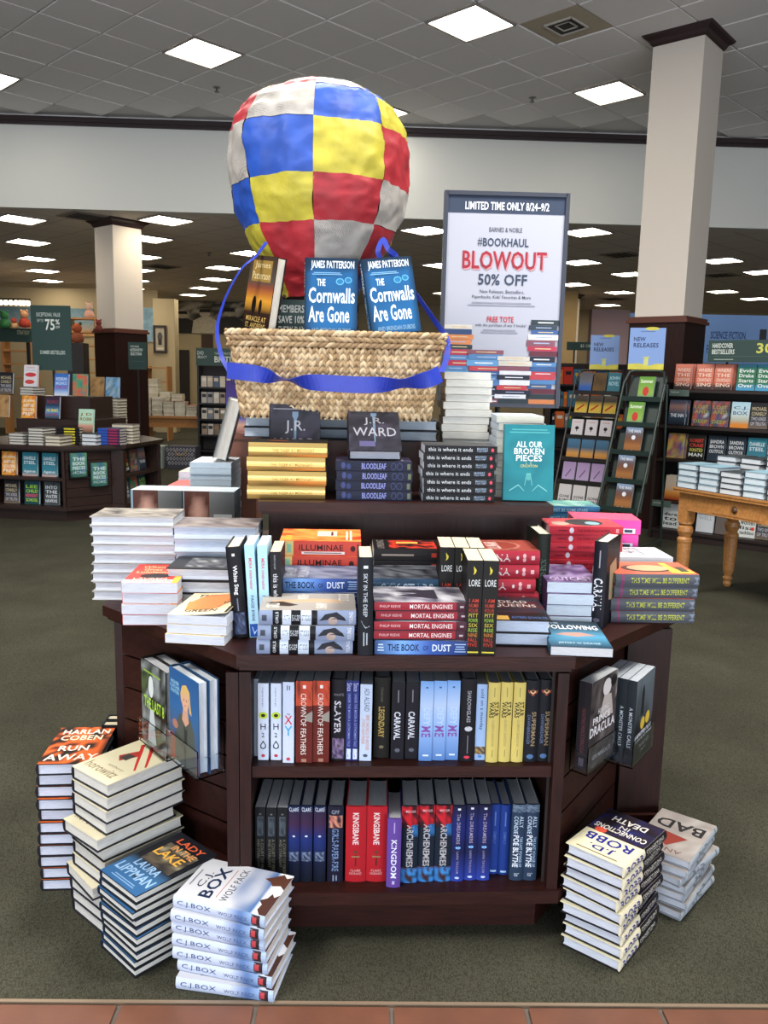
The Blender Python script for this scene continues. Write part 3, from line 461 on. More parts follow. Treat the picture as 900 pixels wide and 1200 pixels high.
# ----- riser
gold = hgrad((0, '#c8c83c'), (.25, '#c8a030'), (.6, '#d08c38'), (1, '#c87840'))
design('gold', 'black-topped hardcover with shiny gold foil spine', .155, .235, .042, c='#1c1a18', s='#c6a865', b='#b89858', pg='#c8ccd0', foil=True,
  front=[('r', 0, 0, 1, 1, '#1c1917'), ('p', [(.3, .55), (.6, .5), (.75, .75), (.5, .8), (.35, .7)], '#5c3424')], spine=[('t', 'THE TIGER AT MIDNIGHT', .3, .34, .84, .58, '#8c6424')])
design('blood', 'dark-blue paperback with pale narrow title', .15, .23, .029, False, '#1a1b22', s='#151a2e', pg='#b0b4bc', front=[('a', 0, 0, 1, 1, 8, 8, blot(['#1a1b22', '#2c2434', '#444058', '#1a1b22'], 3, 6)), ('r', .25, .1, .5, .3, '#8c8c9c'), ('p', [(.55, .2), (.9, .18), (.9, .24), (.55, .26)], '#b4b4c0')],
  spine=[('e', .1, .55, .03, .35, '#38406c'), ('e', .17, .45, .03, .3, '#2c3864'), ('b', 'BLOODLEAF', .34, .2, .66, .82, '#7c84c0'), ('e', .76, .5, .035, .4, '#343c60'), ('e', .84, .5, .04, .4, '#343c60'), ('e', .76, .5, .025, .3, '#151a2e'), ('e', .84, .5, .03, .3, '#151a2e'), ('r', .94, .2, .98, .8, '#5c6450')])
design('ends', 'slim black paperback with handwritten white title', .14, .22, .0235, False, '#191a1d', s='#121317', pg='#b4b8c0', front=[('a', 0, 0, 1, 1, 8, 8, blot(['#1c1c20', '#4a4a4c', '#1c1c20'], 5, 3))],
  spine=[('t', 'this is where it ends', .05, .28, .66, .76, '#c4ccd0'), ('t', 'MARIEKE', .72, .5, .87, .8, '#8ca0b4'), ('t', 'NIJKAMP', .72, .2, .87, .46, '#8ca0b4'), ('e', .935, .5, .02, .24, '#c84858')])
design('ward', 'black hardcover with silver dagger and capitals', .16, .235, .034, c='#1e1e24', s='#1a1a20', pg='#a8b0bc',
  front=[('a', 0, 0, 1, 1, 9, 12, blot(['#1a1b20', '#2e2e38', '#1c1c22', '#3c3848'], 3, 12)), ('p', [(.49, .2), (.51, .2), (.53, .8), (.56, .84), (.56, .9), (.44, .9), (.44, .84), (.47, .8)], '#5c7084'), ('l', .06, .92, .94, .95, 1, '#74747c'), ('t', 'J.R.', .3, .6, .7, .78, '#8c8c94'), ('t', 'WARD', .08, .34, .92, .54, '#8c8c94'), ('r', .2, .1, .5, .22, '#4c4a6c')])
design('underb', 'dark-jacketed hardcover with bluish page edges', .165, .24, .034, c='#1c1e24', pg='#a8b4c0')
plainbk('whitestk', 'ivory-edged paperback', '#bdb8ac', '#ccccc4', .0235, .155, .19, False, ttl=None)
design('teal', 'teal paperback with white title and line-drawn figure', .155, .235, .03, False, '#1f6f7a', pg='#d0d4c8',
  front=[('a', 0, 0, 1, 1, 6, 8, blot(['#1c6672', '#247c86', '#1f6f7a'], 2, 3)), ('l', .1, .88, .9, .95, 2, '#4c9ca0'), ('b', 'ALL OUR', .24, .7, .76, .78, '#d8e0dc'), ('b', 'BROKEN', .2, .61, .8, .69, '#d8e0dc'), ('b', 'PIECES', .24, .52, .76, .6, '#d8e0dc'), ('t', 'L   D', .44, .485, .56, .505, '#b8c8a4'), ('t', 'CRICHTON', .33, .44, .67, .475, '#c8c06c'),
    ('p', [(.12, .12), (.3, .2), (.42, .12), (.42, .13), (.3, .215), (.12, .135)], '#6cb4b4'), ('p', [(.88, .12), (.7, .2), (.58, .12), (.58, .13), (.7, .215), (.88, .135)], '#6cb4b4'), ('p', [(.42, .2), (.46, .36), (.54, .36), (.58, .2), (.57, .2), (.53, .35), (.47, .35), (.43, .2)], '#6cb4b4'), ('e', .5, .31, .05, .045, '#4c9898')])
design('behindteal', 'white-edged paperback with pale jacket', .15, .225, .0225, False, '#aab4bc', pg='#c4c4b8')
design('seabk', 'sea-green paperback with wave pattern', .14, .21, .026, False, '#2c6c74', s='#2c5478', front=[('a', 0, 0, 1, 1, 6, 8, blot(['#2c6c74', '#5c9c84', '#2c5478', '#8cb0a0'], 4, 7)), ('t', 'WEST OF STARS', .1, .2, .9, .36, '#b4d4d0')], spine=[('a', 0, 0, 1, 1, 8, 2, blot(['#1c4878', '#3c7ca8', '#2c5478'], 3, 4)), ('t', 'MUST BE SOME STARS', .2, .3, .8, .7, '#a8d0e0')])
# ----- basket and holders
def corn(W=.165): return design('corn', 'blue hardcover with big white condensed title', W, .243, .034, c='#1f5c90', s='#16324c', b='#16324c', pg='#1c3450',
  front=[('a', 0, 0, 1, 1, 8, 10, lambda u, v: lerp(hx('#101c28'), hx('#215f94'), min(1, 7 * min(u, 1 - u) + .25) * (.8 + .35 * noise.noise(Vector((u * 3, v * 3, 2)))) * (1 if v < .82 else max(.15, 1 - (v - .82) * 9)))),
   ('b', 'JAMES PATTERSON', .1, .84, .93, .965, '#d4dde4'), ('l', .12, .78, .7, .82, 2, '#7ca8cc'), ('e', .66, .7, .08, .045, '#58a0c8'), ('e', .82, .72, .07, .04, '#58a0c8'), ('e', .66, .7, .06, .032, '#2c6c9c'), ('e', .82, .72, .052, .028, '#2c6c9c'), ('p', [(.2, .76), (.62, .78), (.62, .785), (.2, .77)], '#1c2c3c'),
   ('b', 'THE', .22, .64, .38, .73, '#d8e4ec'), ('b', 'Cornwalls', .06, .42, .95, .62, '#d8e4ec'), ('b', 'Are Gone', .06, .17, .85, .38, '#d8e4ec'), ('t', 'AND BRENDAN DUBOIS', .12, .04, .88, .1, '#86a8c0')],
  spine=[('b', 'PATTERSON', .05, .3, .45, .8, '#c4d0dc'), ('t', 'THE CORNWALLS ARE GONE', .5, .25, .95, .75, '#a4c0d4')])
corn()
design('miracle', 'dark sunset-covered hardcover facing the side', .16, .24, .034, c='#2c1c16', s='#1c1410', pg='#cfcabc',
  front=[('a', 0, 0, 1, 1, 6, 12, grad((0, '#17100e'), (.25, '#2c1c14'), (.4, '#c89030'), (.55, '#8c4028'), (.65, '#4c443c'), (1, '#3a2c20'))), ('r', .12, .66, .85, .94, '#8c7038'), ('t', 'James', .2, .82, .78, .92, '#d0c090'), ('t', 'Patterson', .15, .69, .82, .79, '#d0c090'), ('e', .35, .35, .08, .12, '#17100e'), ('e', .6, .33, .06, .1, '#17100e'), ('t', 'MIRACLE AT', .12, .13, .88, .2, '#c8a860'), ('t', 'ST. ANDREWS', .12, .04, .88, .11, '#c8a860')])
design('last8', 'black and green hardcover with a pale figure', .15, .235, .034, c='#1c1e1c', s='#141614', pg='#c4c8cc',
  front=[('a', 0, 0, 1, 1, 10, 12, blot(['#141614', '#1c2018', '#8c9494', '#141614', '#4c5a3c'], 2.2, 8)), ('e', .4, .72, .1, .13, '#c8d0d0'), ('p', [(.25, .05), (.35, .45), (.5, .45), (.6, .05)], '#b4bcbc'), ('b', 'THE LAST 8', .1, .44, .92, .58, '#9cc83c'), ('l', .1, .86, .8, .9, 1, '#8cb03c')])
design('hero', 'blue hardcover showing a blond woman in an olive jacket', .155, .24, .028, c='#2c5a84', s='#1c3450', pg='#c4ccd4',
  front=[('a', 0, 0, 1, 1, 8, 10, grad((0, '#6c4440'), (.3, '#3c5474'), (.6, '#2c5f92'), (1, '#2a5488'))), ('p', [(.18, 0), (.24, .4), (.36, .55), (.72, .56), (.86, .42), (.88, 0)], '#48504a'), ('p', [(.44, .5), (.5, .66), (.64, .66), (.68, .5), (.56, .44)], '#c0947c'), ('e', .56, .72, .12, .11, '#cca084'), ('p', [(.42, .68), (.4, .78), (.46, .87), (.6, .9), (.72, .84), (.74, .72), (.78, .6), (.7, .62), (.68, .76), (.58, .82), (.48, .78)], '#c8a868'), ('e', .52, .73, .014, .01, '#3c2c24'), ('e', .61, .73, .014, .01, '#3c2c24'), ('r', .535, .665, .59, .673, '#94504c'), ('p', [(.5, .44), (.58, .4), (.62, .44), (.58, 0), (.52, 0)], '#2c2c30'), ('p', [(.18, .32), (.5, .26), (.5, .2), (.2, .24)], '#3c443e'), ('e', .2, .4, .1, .05, '#a07060'), ('p', [(0, 0), (.2, 0), (.22, .24), (.06, .3)], '#8c4838'), ('b', 'HIGHER', .06, .84, .36, .88, '#8cc0dc'), ('b', 'FURTHER', .04, .79, .38, .83, '#8cc0dc'), ('b', 'FASTER', .06, .74, .36, .78, '#8cc0dc')])
design('dracula', 'dark paperback showing a gowned woman', .15, .235, .034, False, '#2c282a', s='#1c1a1e', pg='#b0b4b8',
  front=[('a', 0, 0, 1, 1, 10, 12, blot(['#1c1a1c', '#544c4c', '#2c282a', '#8c8480'], 2.6, 13)), ('e', .6, .86, .16, .1, '#c4c0c0'), ('p', [(.35, .55), (.5, .78), (.78, .76), (.9, .5)], '#a8a09c'), ('e', .85, .9, .12, .07, '#1c1a1c'), ('t', 'HUNTING', .3, .6, .7, .66, '#c8c8cc'), ('b', 'PRINCE', .12, .5, .78, .58, '#d4d4d8'), ('b', 'DRACULA', .03, .37, .97, .48, '#d4d4d8'), ('t', 'KERRI MANISCALCO', .15, .1, .85, .15, '#b0b0b4')],
  spine=[('t', 'HUNTING PRINCE DRACULA', .3, .35, .8, .65, '#5c3438'), ('r', .86, .3, .95, .7, '#54505c')])
design('monster', 'charcoal paperback with two gold seals', .15, .235, .024, False, '#3c4248', s='#22282e', pg='#b4bcc4',
  front=[('a', 0, 0, 1, 1, 10, 12, lambda u, v: lerp(hx('#14181c'), hx('#5c666e'), (v - .35) * 2 + .6 * noise.noise(Vector((u * 3, v * 3, 8))))), ('p', [(.28, .52), (.32, .82), (.4, .9), (.46, .82), (.48, .52)], '#1c2226'), ('e', .45, .42, .12, .075, '#c8ac3c'), ('e', .72, .44, .12, .075, '#c8ac3c'), ('b', 'A MONSTER CALLS', .05, .24, .95, .33, '#d0d4d8'), ('t', 'PATRICK NESS', .3, .14, .85, .19, '#a8acb0'), ('t', 'JIM KAY', .4, .07, .7, .11, '#a8acb0')],
  spine=[('t', 'A MONSTER CALLS', .32, .3, .8, .7, '#b4bcc4')])
# ----- other displays
plainbk('golden', 'orange and yellow hardcover with white lettering', '#b86a30', art=blot(['#7c2c1c', '#d87c34', '#e0b050', '#b85028'], 3, 5), ttl=['JOHN', 'SANDFORD', 'GOLDEN', 'PREY'], tc='#e8e0d0')
plainbk('steel', 'teal hardcover with white serif lettering', '#2c7484', art=grad((0, '#c09c94'), (.15, '#3c7c8c'), (.6, '#2c6c80'), (1, '#2c7c8c')), ttl=['DANIELLE', 'STEEL', '', 'Against'], tc='#c8d4d8')
plainbk('conn2', 'dark hardcover with grey skyline', '#24242a', art=grad((0, '#6c6054'), (.3, '#3c3c40'), (1, '#1c1c22')), ttl=['MICHAEL', 'CONNELLY', 'TWO KINDS', 'OF TRUTH'], tc=['#b0a484', '#b0a484', '#a8a8b0', '#a8a8b0'])
plainbk('child', 'green-lettered hardcover', '#1c3c50', art=blot(['#1c3c68', '#244c3c', '#1c3450'], 3, 3), ttl=['LEE', 'CHILD', 'MIDNIGHT', 'SCHOOL'], tc=['#94c43c', '#94c43c', '#d05060', '#a4cc3c'])
plainbk('water', 'dark hardcover with white water lettering', '#242c34', art=blot(['#1c242c', '#4c5458', '#242c34'], 3, 4), ttl=['INTO', 'THE', 'WATER', 'HAWKINS'], tc='#c8ccd0')
plainbk('daily', 'blue-green paperback with white lettering', '#3c6c6c', art=blot(['#2c4c84', '#5c8c5c', '#2c5c84', '#84a45c'], 2, 5), ttl=['THE', 'BOOK', 'PIECES', 'HOME'], tc='#c0d4dc')
plainbk('lips', 'pale hardcover with red lips', '#d4ccd0', art=grad((0, '#d4d0d4'), (1, '#d8d4d8')), ttl=None); DS['lips']['front'] += [('e', .5, .55, .42, .1, '#c44048'), ('e', .45, .22, .36, .1, '#c44c48'), ('t', 'FARRAH', .2, .84, .8, .92, '#b06878'), ('t', 'ROCHON', .15, .72, .85, .8, '#7cb0c4')]
plainbk('crux', 'bright-blue hardcover with magenta capitals', '#3c6cb4', art=grad((0, '#d4dce8'), (.3, '#5c8cd0'), (1, '#3468b8')), ttl=['REDBEAN', 'BALDACCI', 'CRUX', ''], tc=['#c8d8f0', '#c8d8f0', '#a83074'])
plainbk('noman', 'dark-blue hardcover with yellow capitals', '#24344c', art=grad((0, '#2c2c24'), (.3, '#5c8cb8'), (.6, '#24344c'), (1, '#3c2434')), ttl=['BALDACCI', '', "NO MAN'S", 'LAND'], tc=['#8c3c4c', '', '#e0d83c'])
plainbk('mint', 'mint-green hardcover with brown capitals', '#9cc0a8', art=grad((0, '#5c4434'), (.35, '#c89480'), (.42, '#a4c4ac'), (1, '#a4c8b0')), ttl=['J D', 'ROBB', '', ''], tc='#7c5c34')
plainbk('tealbig', 'green and red illustrated hardcover', '#2c6c64', art=blot(['#2c7c74', '#c84c3c', '#4c8c5c', '#2c7c74'], 2.4, 4))
plainbk('brownbk', 'brown hardcover with pale panel', '#6c4c34', art=blot(['#6c4c34', '#b08c5c', '#4c3424'], 2, 6))
plainbk('bluebk', 'light-blue illustrated hardcover', '#5c8cb8', art=blot(['#4c84c0', '#9cb4c4', '#54788c', '#6ca0d0'], 2, 7))
plainbk('plainwhite', 'white-edged hardcover', '#4c4c50', '#c9c6bc', .026)
plainbk('plainwhite2', 'cream-edged hardcover', '#5c5450', '#cfc8b4', .031)
plainbk('purplestk', 'hardcover with blue and crimson spine', '#2c3468', '#c0b8a8', .026); DS['purplestk'].update(s='#4c2c50', spine=[('r', .0, 0, .45, 1, '#2c4c9c'), ('r', .5, .2, .9, .8, '#8c2c4c')])
plainbk('yellowstk', 'black hardcover with yellow mark on spine', '#1c1c20', '#c0bcac', .026); DS['yellowstk'].update(spine=[('r', .3, .2, .8, .8, '#c8bc34')])
plainbk('coral', 'coral hardcover with dark tree line', '#c8705c', art=grad((0, '#3c3434'), (.2, '#4c3c38'), (.26, '#c86c54'), (1, '#cc7c68')), ttl=['WHERE', 'THE', 'CRAWDADS', 'SING'], tc='#e4c8b8')
plainbk('evvie', 'green hardcover with white script', '#3c7c5c', art=grad((0, '#4c94bc'), (.14, '#4c94bc'), (.16, '#347054'), (.85, '#347054'), (.9, '#4c94b8'), (1, '#4c94b8')), ttl=['Evvie', 'Drake', 'Starts', 'Over'], tc='#dce4dc')
plainbk('inn', 'slate hardcover with huge white capitals', '#4c5058', art=grad((0, '#1c2028'), (.5, '#34485c'), (.7, '#9c7468'), (1, '#5c6c84')), ttl=['', '', 'THE INN', ''], tc='#dce0e4')
plainbk('deep2', 'dark jewel-coloured hardcover with green capitals', '#3c3c34', art=blot(['#2c3c2c', '#a84c34', '#2c4c6c', '#4c3c24', '#c8ccd4'], 3, 6), ttl=['LOST', 'AND', '', 'DEEP'], tc='#8c8c44')
plainbk('box2', 'pale-blue hardcover with orange ground', '#9cc0d0', art=grad((0, '#d07c2c'), (.2, '#c8843c'), (.25, '#a8a48c'), (.5, '#bcccc8'), (1, '#a8ccdc')), ttl=['C.J.', 'BOX', '', ''], tc='#34588c')
plainbk('purp2', 'purple and yellow illustrated hardcover', '#6c5c94', art=blot(['#5c5490', '#c8b44c', '#8c4c6c', '#c87c44'], 3, 7))
plainbk('crais', 'black hardcover with red and white capitals', '#1c1c1c', art=grad((0, '#141414'), (1, '#242420')), ttl=['ROBERT', 'CRAIS', 'WANTED', 'MAN'], tc=['#c84434', '#c84434', '#c8c45c', '#dce0dc'])
plainbk('sandra', 'navy hardcover with white capitals', '#24303c', art=grad((0, '#24303c'), (1, '#1c2834')), ttl=['SANDRA', 'BROWN', 'OUTFOX', ''], tc='#c4c8cc')
plainbk('orangefig', 'cream hardcover with orange figure', '#c8b49c', art=grad((0, '#8c2c1c'), (.3, '#d08c3c'), (.5, '#c8b49c'), (1, '#c8bca8')))
plainbk('lead', 'white hardcover with black italic title', '#c8ccc8', art=grad((0, '#c8ccc8'), (1, '#ccd0cc')), ttl=['', 'dare', 'to', 'lead'], tc='#24282a')
plainbk('greybk', 'white hardcover with small grey lettering', '#b8bcc0', ttl=['BECOMING', 'WELL', '', ''], tc='#8c9498')
plainbk('lisa', 'white hardcover with red dot', '#c4c8c4', ttl=['three', 'women', 'lisa', 'taddeo'], tc='#2c3034'); DS['lisa']['front'] += [('e', .8, .36, .1, .07, '#c83c34')]
plainbk('kids', 'green childrens paperback with red figure', '#6c9c4c', art=grad((0, '#4c5c8c'), (.2, '#84a84c'), (1, '#5c8c3c')), T=.02, W=.14, Hh=.2, hard=False); DS['kids']['front'] += [('e', .5, .35, .2, .2, '#b83c34'), ('b', 'Summer', .1, .72, .9, .88, '#dce4d0')]
plainbk('bear', 'brown and blue childrens hardcover', '#6c4c34', art=grad((0, '#3c2c28'), (.2, '#a06c3c'), (.5, '#6c4430'), (.75, '#5c5458'), (1, '#7c94b4')), T=.025, W=.15, Hh=.22); DS['bear']['front'] += [('e', .5, .6, .12, .09, '#d0d4dc'), ('b', 'THE MAN', .12, .8, .88, .92, '#c8d0dc'), ('t', 'For Fetch', .2, .03, .8, .1, '#d4d4d4')]
plainbk('spade', 'white paperback with a black spade', '#ccc8cc', W=.13, Hh=.19, T=.02, hard=False); DS['spade']['front'] = [('e', .5, .5, .16, .1, '#24242c'), ('r', .47, .3, .53, .5, '#24242c'), ('r', .2, .82, .8, .86, '#c88c94')]
plainbk('cherry', 'black and yellow paperback with red mark', '#3c3424', W=.14, Hh=.21, T=.02, hard=False, art=grad((0, '#dcc0b8'), (.15, '#c8a83c'), (.55, '#c0a444'), (.6, '#34302c'), (1, '#4c443c'))); DS['cherry']['front'] += [('p', [(.2, .2), (.8, .5), (.7, .55), (.15, .28)], '#a82c24')]
plainbk('tealnov', 'teal paperback with pale title', '#3c7484', W=.14, Hh=.22, T=.022, hard=False, ttl=['JOHN', 'NOVEL', ''], tc='#a8c8d4')
plainbk('brownnov', 'brown paperback', '#4c3c2c', W=.14, Hh=.22, T=.022, hard=False, art=blot(['#4c3c2c', '#6c5434'], 2, 3))
plainbk('greynov', 'grey and blue paperback', '#5c6478', W=.14, Hh=.22, T=.022, hard=False, art=grad((0, '#2c54a0'), (.4, '#3c64ac'), (.45, '#6c6c74'), (1, '#54545c')))
plainbk('sunset', 'blue and amber sunset paperback', '#3c5c74', W=.14, Hh=.22, T=.022, hard=False, art=grad((0, '#b0743c'), (.35, '#c8944c'), (.5, '#3c5c74'), (1, '#4c7494')))
plainbk('lilac', 'lilac paperback', '#a48cb4', W=.14, Hh=.21, T=.022, hard=False, art=grad((0, '#b09cc0'), (1, '#9c84ac'))); DS['lilac']['front'] += [('p', [(.3, .2), (.7, .6), (.65, .65), (.25, .25)], '#6c4c74')]
plainbk('leafy', 'moss-green illustrated paperback', '#5c6c4c', W=.14, Hh=.21, T=.022, hard=False, art=blot(['#4c6444', '#8c9c74', '#5c6c4c'], 3, 3))
plainbk('bomb', 'white paperback with black capitals', '#c8c4c4', W=.14, Hh=.21, T=.022, hard=False, ttl=['', '', 'GONE', 'ROBO'], tc='#24242c')

# ================================================================== the setting
# carpet floor and terracotta tiles
EDGE = lambda x: 1.742 + .02 * (x + .0)          # where the carpet meets the tiles
b = MB(); b.poly([(-14, EDGE(-14), 0), (14, EDGE(14), 0), (14, 30, 0), (-14, 30, 0)]); fl = b.obj('floor', M_carpet); tag(fl, kind='structure')
b = MB(); b.prism([(-14, -5), (14, -5), (14, EDGE(14) - .004), (-14, EDGE(-14) - .004)], -.06, -.008); gr = b.obj('floor_grout', M_grout, fl)
b = MB(); b.prism([(-14, EDGE(-14) - .009), (14, EDGE(14) - .009), (14, EDGE(14)), (-14, EDGE(-14))], -.01, .001); b.obj('metal_strip', mat('edge_strip', '#8c7a66', .4, metal=.3), fl)
tm = [MB().box(-.152, -.152, -.012, .152, .152, 0).mesh('tile', M_terra)]
for j in range(4):
    for i in range(-5, 6):
        o = link('tile', tm[0], fl); o.rotation_euler = (0, 0, R(1.2)); x = atz(300, 1185, 0).x + .158 + i * .316 - j * .012
        o.location = (x + (.0 if j % 2 == 0 else .0), EDGE(x) - .168 - j * .316, random.uniform(-.001, 0))

# high ceiling: lattice of acoustic tiles with troffers and vents
HC, LC, SY = 4.7, 3.56, 11.55
CE, TH = .625, R(45.5)
e1 = Vector((math.cos(TH), math.sin(TH), 0)); e2 = Vector((-math.sin(TH), math.cos(TH), 0)); O0 = Vector((-1.958, 9.133, HC))
def soff_y(x): return SY + .034 * x
b = MB(); b.prism([(-14, -5), (14, -5), (14, soff_y(14) + .1), (-14, soff_y(-14) + .1)], HC + .03, HC + .15); ceil = b.obj('ceiling', mat('ceiling_backing', '#c9c6c3', .95)); tag(ceil, kind='structure')
tp = .011; h = CE / 2 - tp
b = MB(); b.box(-h, -h, -.006, h, h, .012); b.box(-h - .004, -h - .004, .001, h + .004, h + .004, .02); tmesh = b.mesh('tile', M_tile)
gb = MB()
lights = {(0, 0), (2, -4), (4, 0), (6, -4), (-2, 4)}; vents = {(3, -5): 'pale', (9, -6): 'grey'}
# the ceiling's T-bar grid
nT = 0
for i in range(-12, 16):
    for j in range(-13, 9):
        c = O0 + e1 * CE * i + e2 * CE * j
        if c.y > soff_y(c.x) - .3 or c.y < 6.6 or abs(c.x) > .66 * c.y + 1.2 or (i, j) in lights or nT >= 296: continue
        if (i, j) in vents: continue
        o = link('tile', tmesh, ceil); o.location = (c.x, c.y, HC + random.uniform(0, .004)); o.rotation_euler = (R(random.uniform(-.25, .25)), R(random.uniform(-.25, .25)), TH); nT += 1
for i in range(-14, 18):
    for d_, e_ in ((e1, e2), (e2, e1)):
        a = O0 + e_ * CE * (i - .5) - d_ * 14; z = O0 + e_ * CE * (i - .5) + d_ * 14; pts = []
        for k in range(141):
            p = a + (z - a) * k / 140
            if 6.2 < p.y < soff_y(p.x) and abs(p.x) < 9: pts.append(p)
        if len(pts) > 1:
            p, q = pts[0], pts[-1]; n_ = e_ * .011
            gb.quad(p - n_ + Vector((0, 0, .006)), q - n_ + Vector((0, 0, .006)), q + n_ + Vector((0, 0, .006)), p + n_ + Vector((0, 0, .006)))
gb.obj('grid_bar', mat('grid_metal', '#a5a2a0', .6), ceil)

def troffer(loc, rz, sz, label, group, far=False, off=None):
    e = empty('ceiling_light', loc, rz); tag(e, label, 'ceiling light', group); s = sz / 2
    b = MB(); t = .018
    for q in ((-s, -s, s, -s + t), (-s, s - t, s, s), (-s, -s + t, -s + t, s - t), (s - t, -s + t, s, s - t)): b.box(q[0], q[1], -.012, q[2], q[3], .015)
    b.obj('frame', mat('lamp_frame', '#8a8580', .5), e)
    b = MB()
    if far: b.box(-s + t, -s + t, -.004, s - t, s - t, .004); b.obj('diffuser', M_lampfar, e)
    else:
        for i in range(3):
            for j in range(3):
                w_ = (2 * s - 2 * t) / 3; x = -s + t + i * w_; y = -s + t + j * w_; b.box(x + .004, y + .004, -.004 - .002 * ((i + j) % 2), x + w_ - .004, y + w_ - .004, .004)
        b.obj('diffuser', M_lamp, e)
names = {(0, 0): 'square ceiling light above the soffit wall beside the balloon top', (2, -4): 'square ceiling light beside the pale tile with a vent', (4, 0): 'square ceiling light peeking out behind the balloon', (6, -4): 'square ceiling light beside the large pillar', (-2, 4): 'square ceiling light cut by the picture edge over the plain soffit'}
for ij in sorted(lights):
    c = O0 + e1 * CE * ij[0] + e2 * CE * ij[1]; troffer((c.x, c.y, HC - .002), TH, CE - .03, names[ij], 'ceiling lights of the high ceiling')
def vent(loc, rz, pale, label):
    e = empty('ceiling_vent', loc, rz); tag(e, label, 'vent', 'ceiling vents'); s = .3
    b = MB(); b.box(-s, -s, 0, s, s, .012); b.obj('panel', mat('vent_panel_pale', '#b0a48f', .8) if pale else M_tile, e)
    for k in range(4):
        q = .15 - .035 * k; b = MB()
        for sg in ((-q, -q, q, -q + .012), (-q, q - .012, q, q), (-q, -q, -q + .012, q), (q - .012, -q, q, q)): b.box(sg[0], sg[1], -.02 + .004 * k, sg[2], sg[3], 0)
        b.obj('vent_ring', mat('vent_metal', '#b8b2a8', .5) if k % 2 == 0 else mat('vent_gap', '#3a3632', .7), e)
    b = MB(); b.box(-.15, -.15, -.003, .15, .15, .0); b.obj('vent_opening', mat('vent_gap', '#3a3632', .7), e)
c = O0 + e1 * CE * 3 + e2 * CE * -5; vent((c.x, c.y, HC), TH, True, 'square air vent in a pale ceiling tile beside the large pillar')
c = O0 + e1 * CE * 9 + e2 * CE * -6; vent((c.x, c.y, HC), TH, False, 'square air vent near the soffit beyond the large pillar')
for k, (px, py, zc) in enumerate(((254, 102, HC), (624, 114, HC), (245, 296, LC), (851, 350, LC))):
    p = atz(px, py, zc); b = MB(); b.lathe([(.045, -.006), (.045, 0)], 12); b.lathe([(.012, -.05), (.012, -.006)], 8); b.lathe([(.028, -.056), (.028, -.05)], 10)
    o = b.obj('sprinkler', mat('sprinkler_metal', '#6c6864', .4, metal=.6)); o.location = p
    tag(o, ['small fire sprinkler on the high ceiling near the balloon', 'small fire sprinkler on the high ceiling above the sale poster', 'small fire sprinkler on the low ceiling beside the slim pillar', 'small fire sprinkler on the low ceiling beyond the large pillar'][k], 'sprinkler', 'fire sprinklers')

# soffit wall between the high and the low ceiling, with a dark moulding on top
b = MB(); b.prism([(-14, soff_y(-14)), (14, soff_y(14)), (14, soff_y(14) + .1), (-14, soff_y(-14) + .1)], LC, HC + .02); tag(b.obj('wall_soffit', M_soffit), kind='structure')
b = MB(); b.prism([(-14, soff_y(-14) - .06), (14, soff_y(14) - .06), (14, soff_y(14) - .001), (-14, soff_y(-14) - .001)], HC - .07, HC - .01)
b.prism([(-14, soff_y(-14) - .035), (14, soff_y(14) - .035), (14, soff_y(14) - .001), (-14, soff_y(-14) - .001)], HC - .11, HC - .07); tag(b.obj('trim_1', M_trim), kind='structure')
b = MB(); b.prism([(-14, soff_y(-14) + .1), (14, soff_y(14) + .1), (14, 30), (-14, 30)], LC, LC + .1)
lc = b.obj('ceiling_low', mat('low_ceiling_tile', '#e0d8cc', .95, bump=.2, bscale=40)); tag(lc, kind='structure')
# low ceiling T-bars: real thin strips on the same diagonal lattice
gb = MB(); lo = Vector((-4.96, 12.1, LC))
for i in range(-30, 34):
    for d_, e_ in ((e1, e2), (e2, e1)):
        a = lo + e_ * .61 * (i - .5) - d_ * 20; z = lo + e_ * .61 * (i - .5) + d_ * 30; pts = []
        for k in range(201):
            p = a + (z - a) * k / 200
            if soff_y(p.x) + .15 < p.y < 25 and abs(p.x) < 12: pts.append(p)
        if len(pts) > 1:
            p, q = pts[0], pts[-1]; n_ = e_ * .008
            gb.quad(p - n_ - Vector((0, 0, .003)), q - n_ - Vector((0, 0, .003)), q + n_ - Vector((0, 0, .003)), p + n_ - Vector((0, 0, .003)))
gb.obj('grid_bar', mat('grid_metal_low', '#a39b8e', .6), lc)
LP = [(23, 256), (33, 282.8), (42.6, 302.3), (49.8, 316.7), (56.1, 328.4), (60.6, 338), (64.2, 345.8), (67.5, 352.4), (187, 251.5), (175, 279), (166, 300), (161, 315.5), (157, 328), (153, 337.5), (294, 296), (262, 313), (253, 326.5), (239, 337), (226, 345), (4, 352),
      (695, 265), (680.5, 306.5), (672.4, 332.6), (500, 269), (518, 310), (524, 343), (846, 304.5), (847, 341), (894, 318), (885, 349.5), (738, 320.5), (726, 342), (712, 357)]
spots = ['in the row above the value sign', 'in the row beside the slim pillar', 'behind the balloon', 'above the sale poster', 'beyond the large pillar']
for k, (px, py) in enumerate(LP):
    p = atz(px, py, LC); p.y = max(p.y, soff_y(p.x) + .1 + .46); g = 0 if k < 8 or k == 19 else 1 if k < 14 else 2 if k < 19 else 3 if k in (20, 21, 22, 23, 24, 25) else 4
    cnt = sum(1 for q in range(k) if (0 if q < 8 or q == 19 else 1 if q < 14 else 2 if q < 19 else 3 if q in (20, 21, 22, 23, 24, 25) else 4) == g)
    troffer((p.x, p.y, LC - .012), TH, .57, f"small lit panel of the low ceiling, {ORDR[cnt]} {spots[g]}", 'ceiling lights of the low ceiling', True)
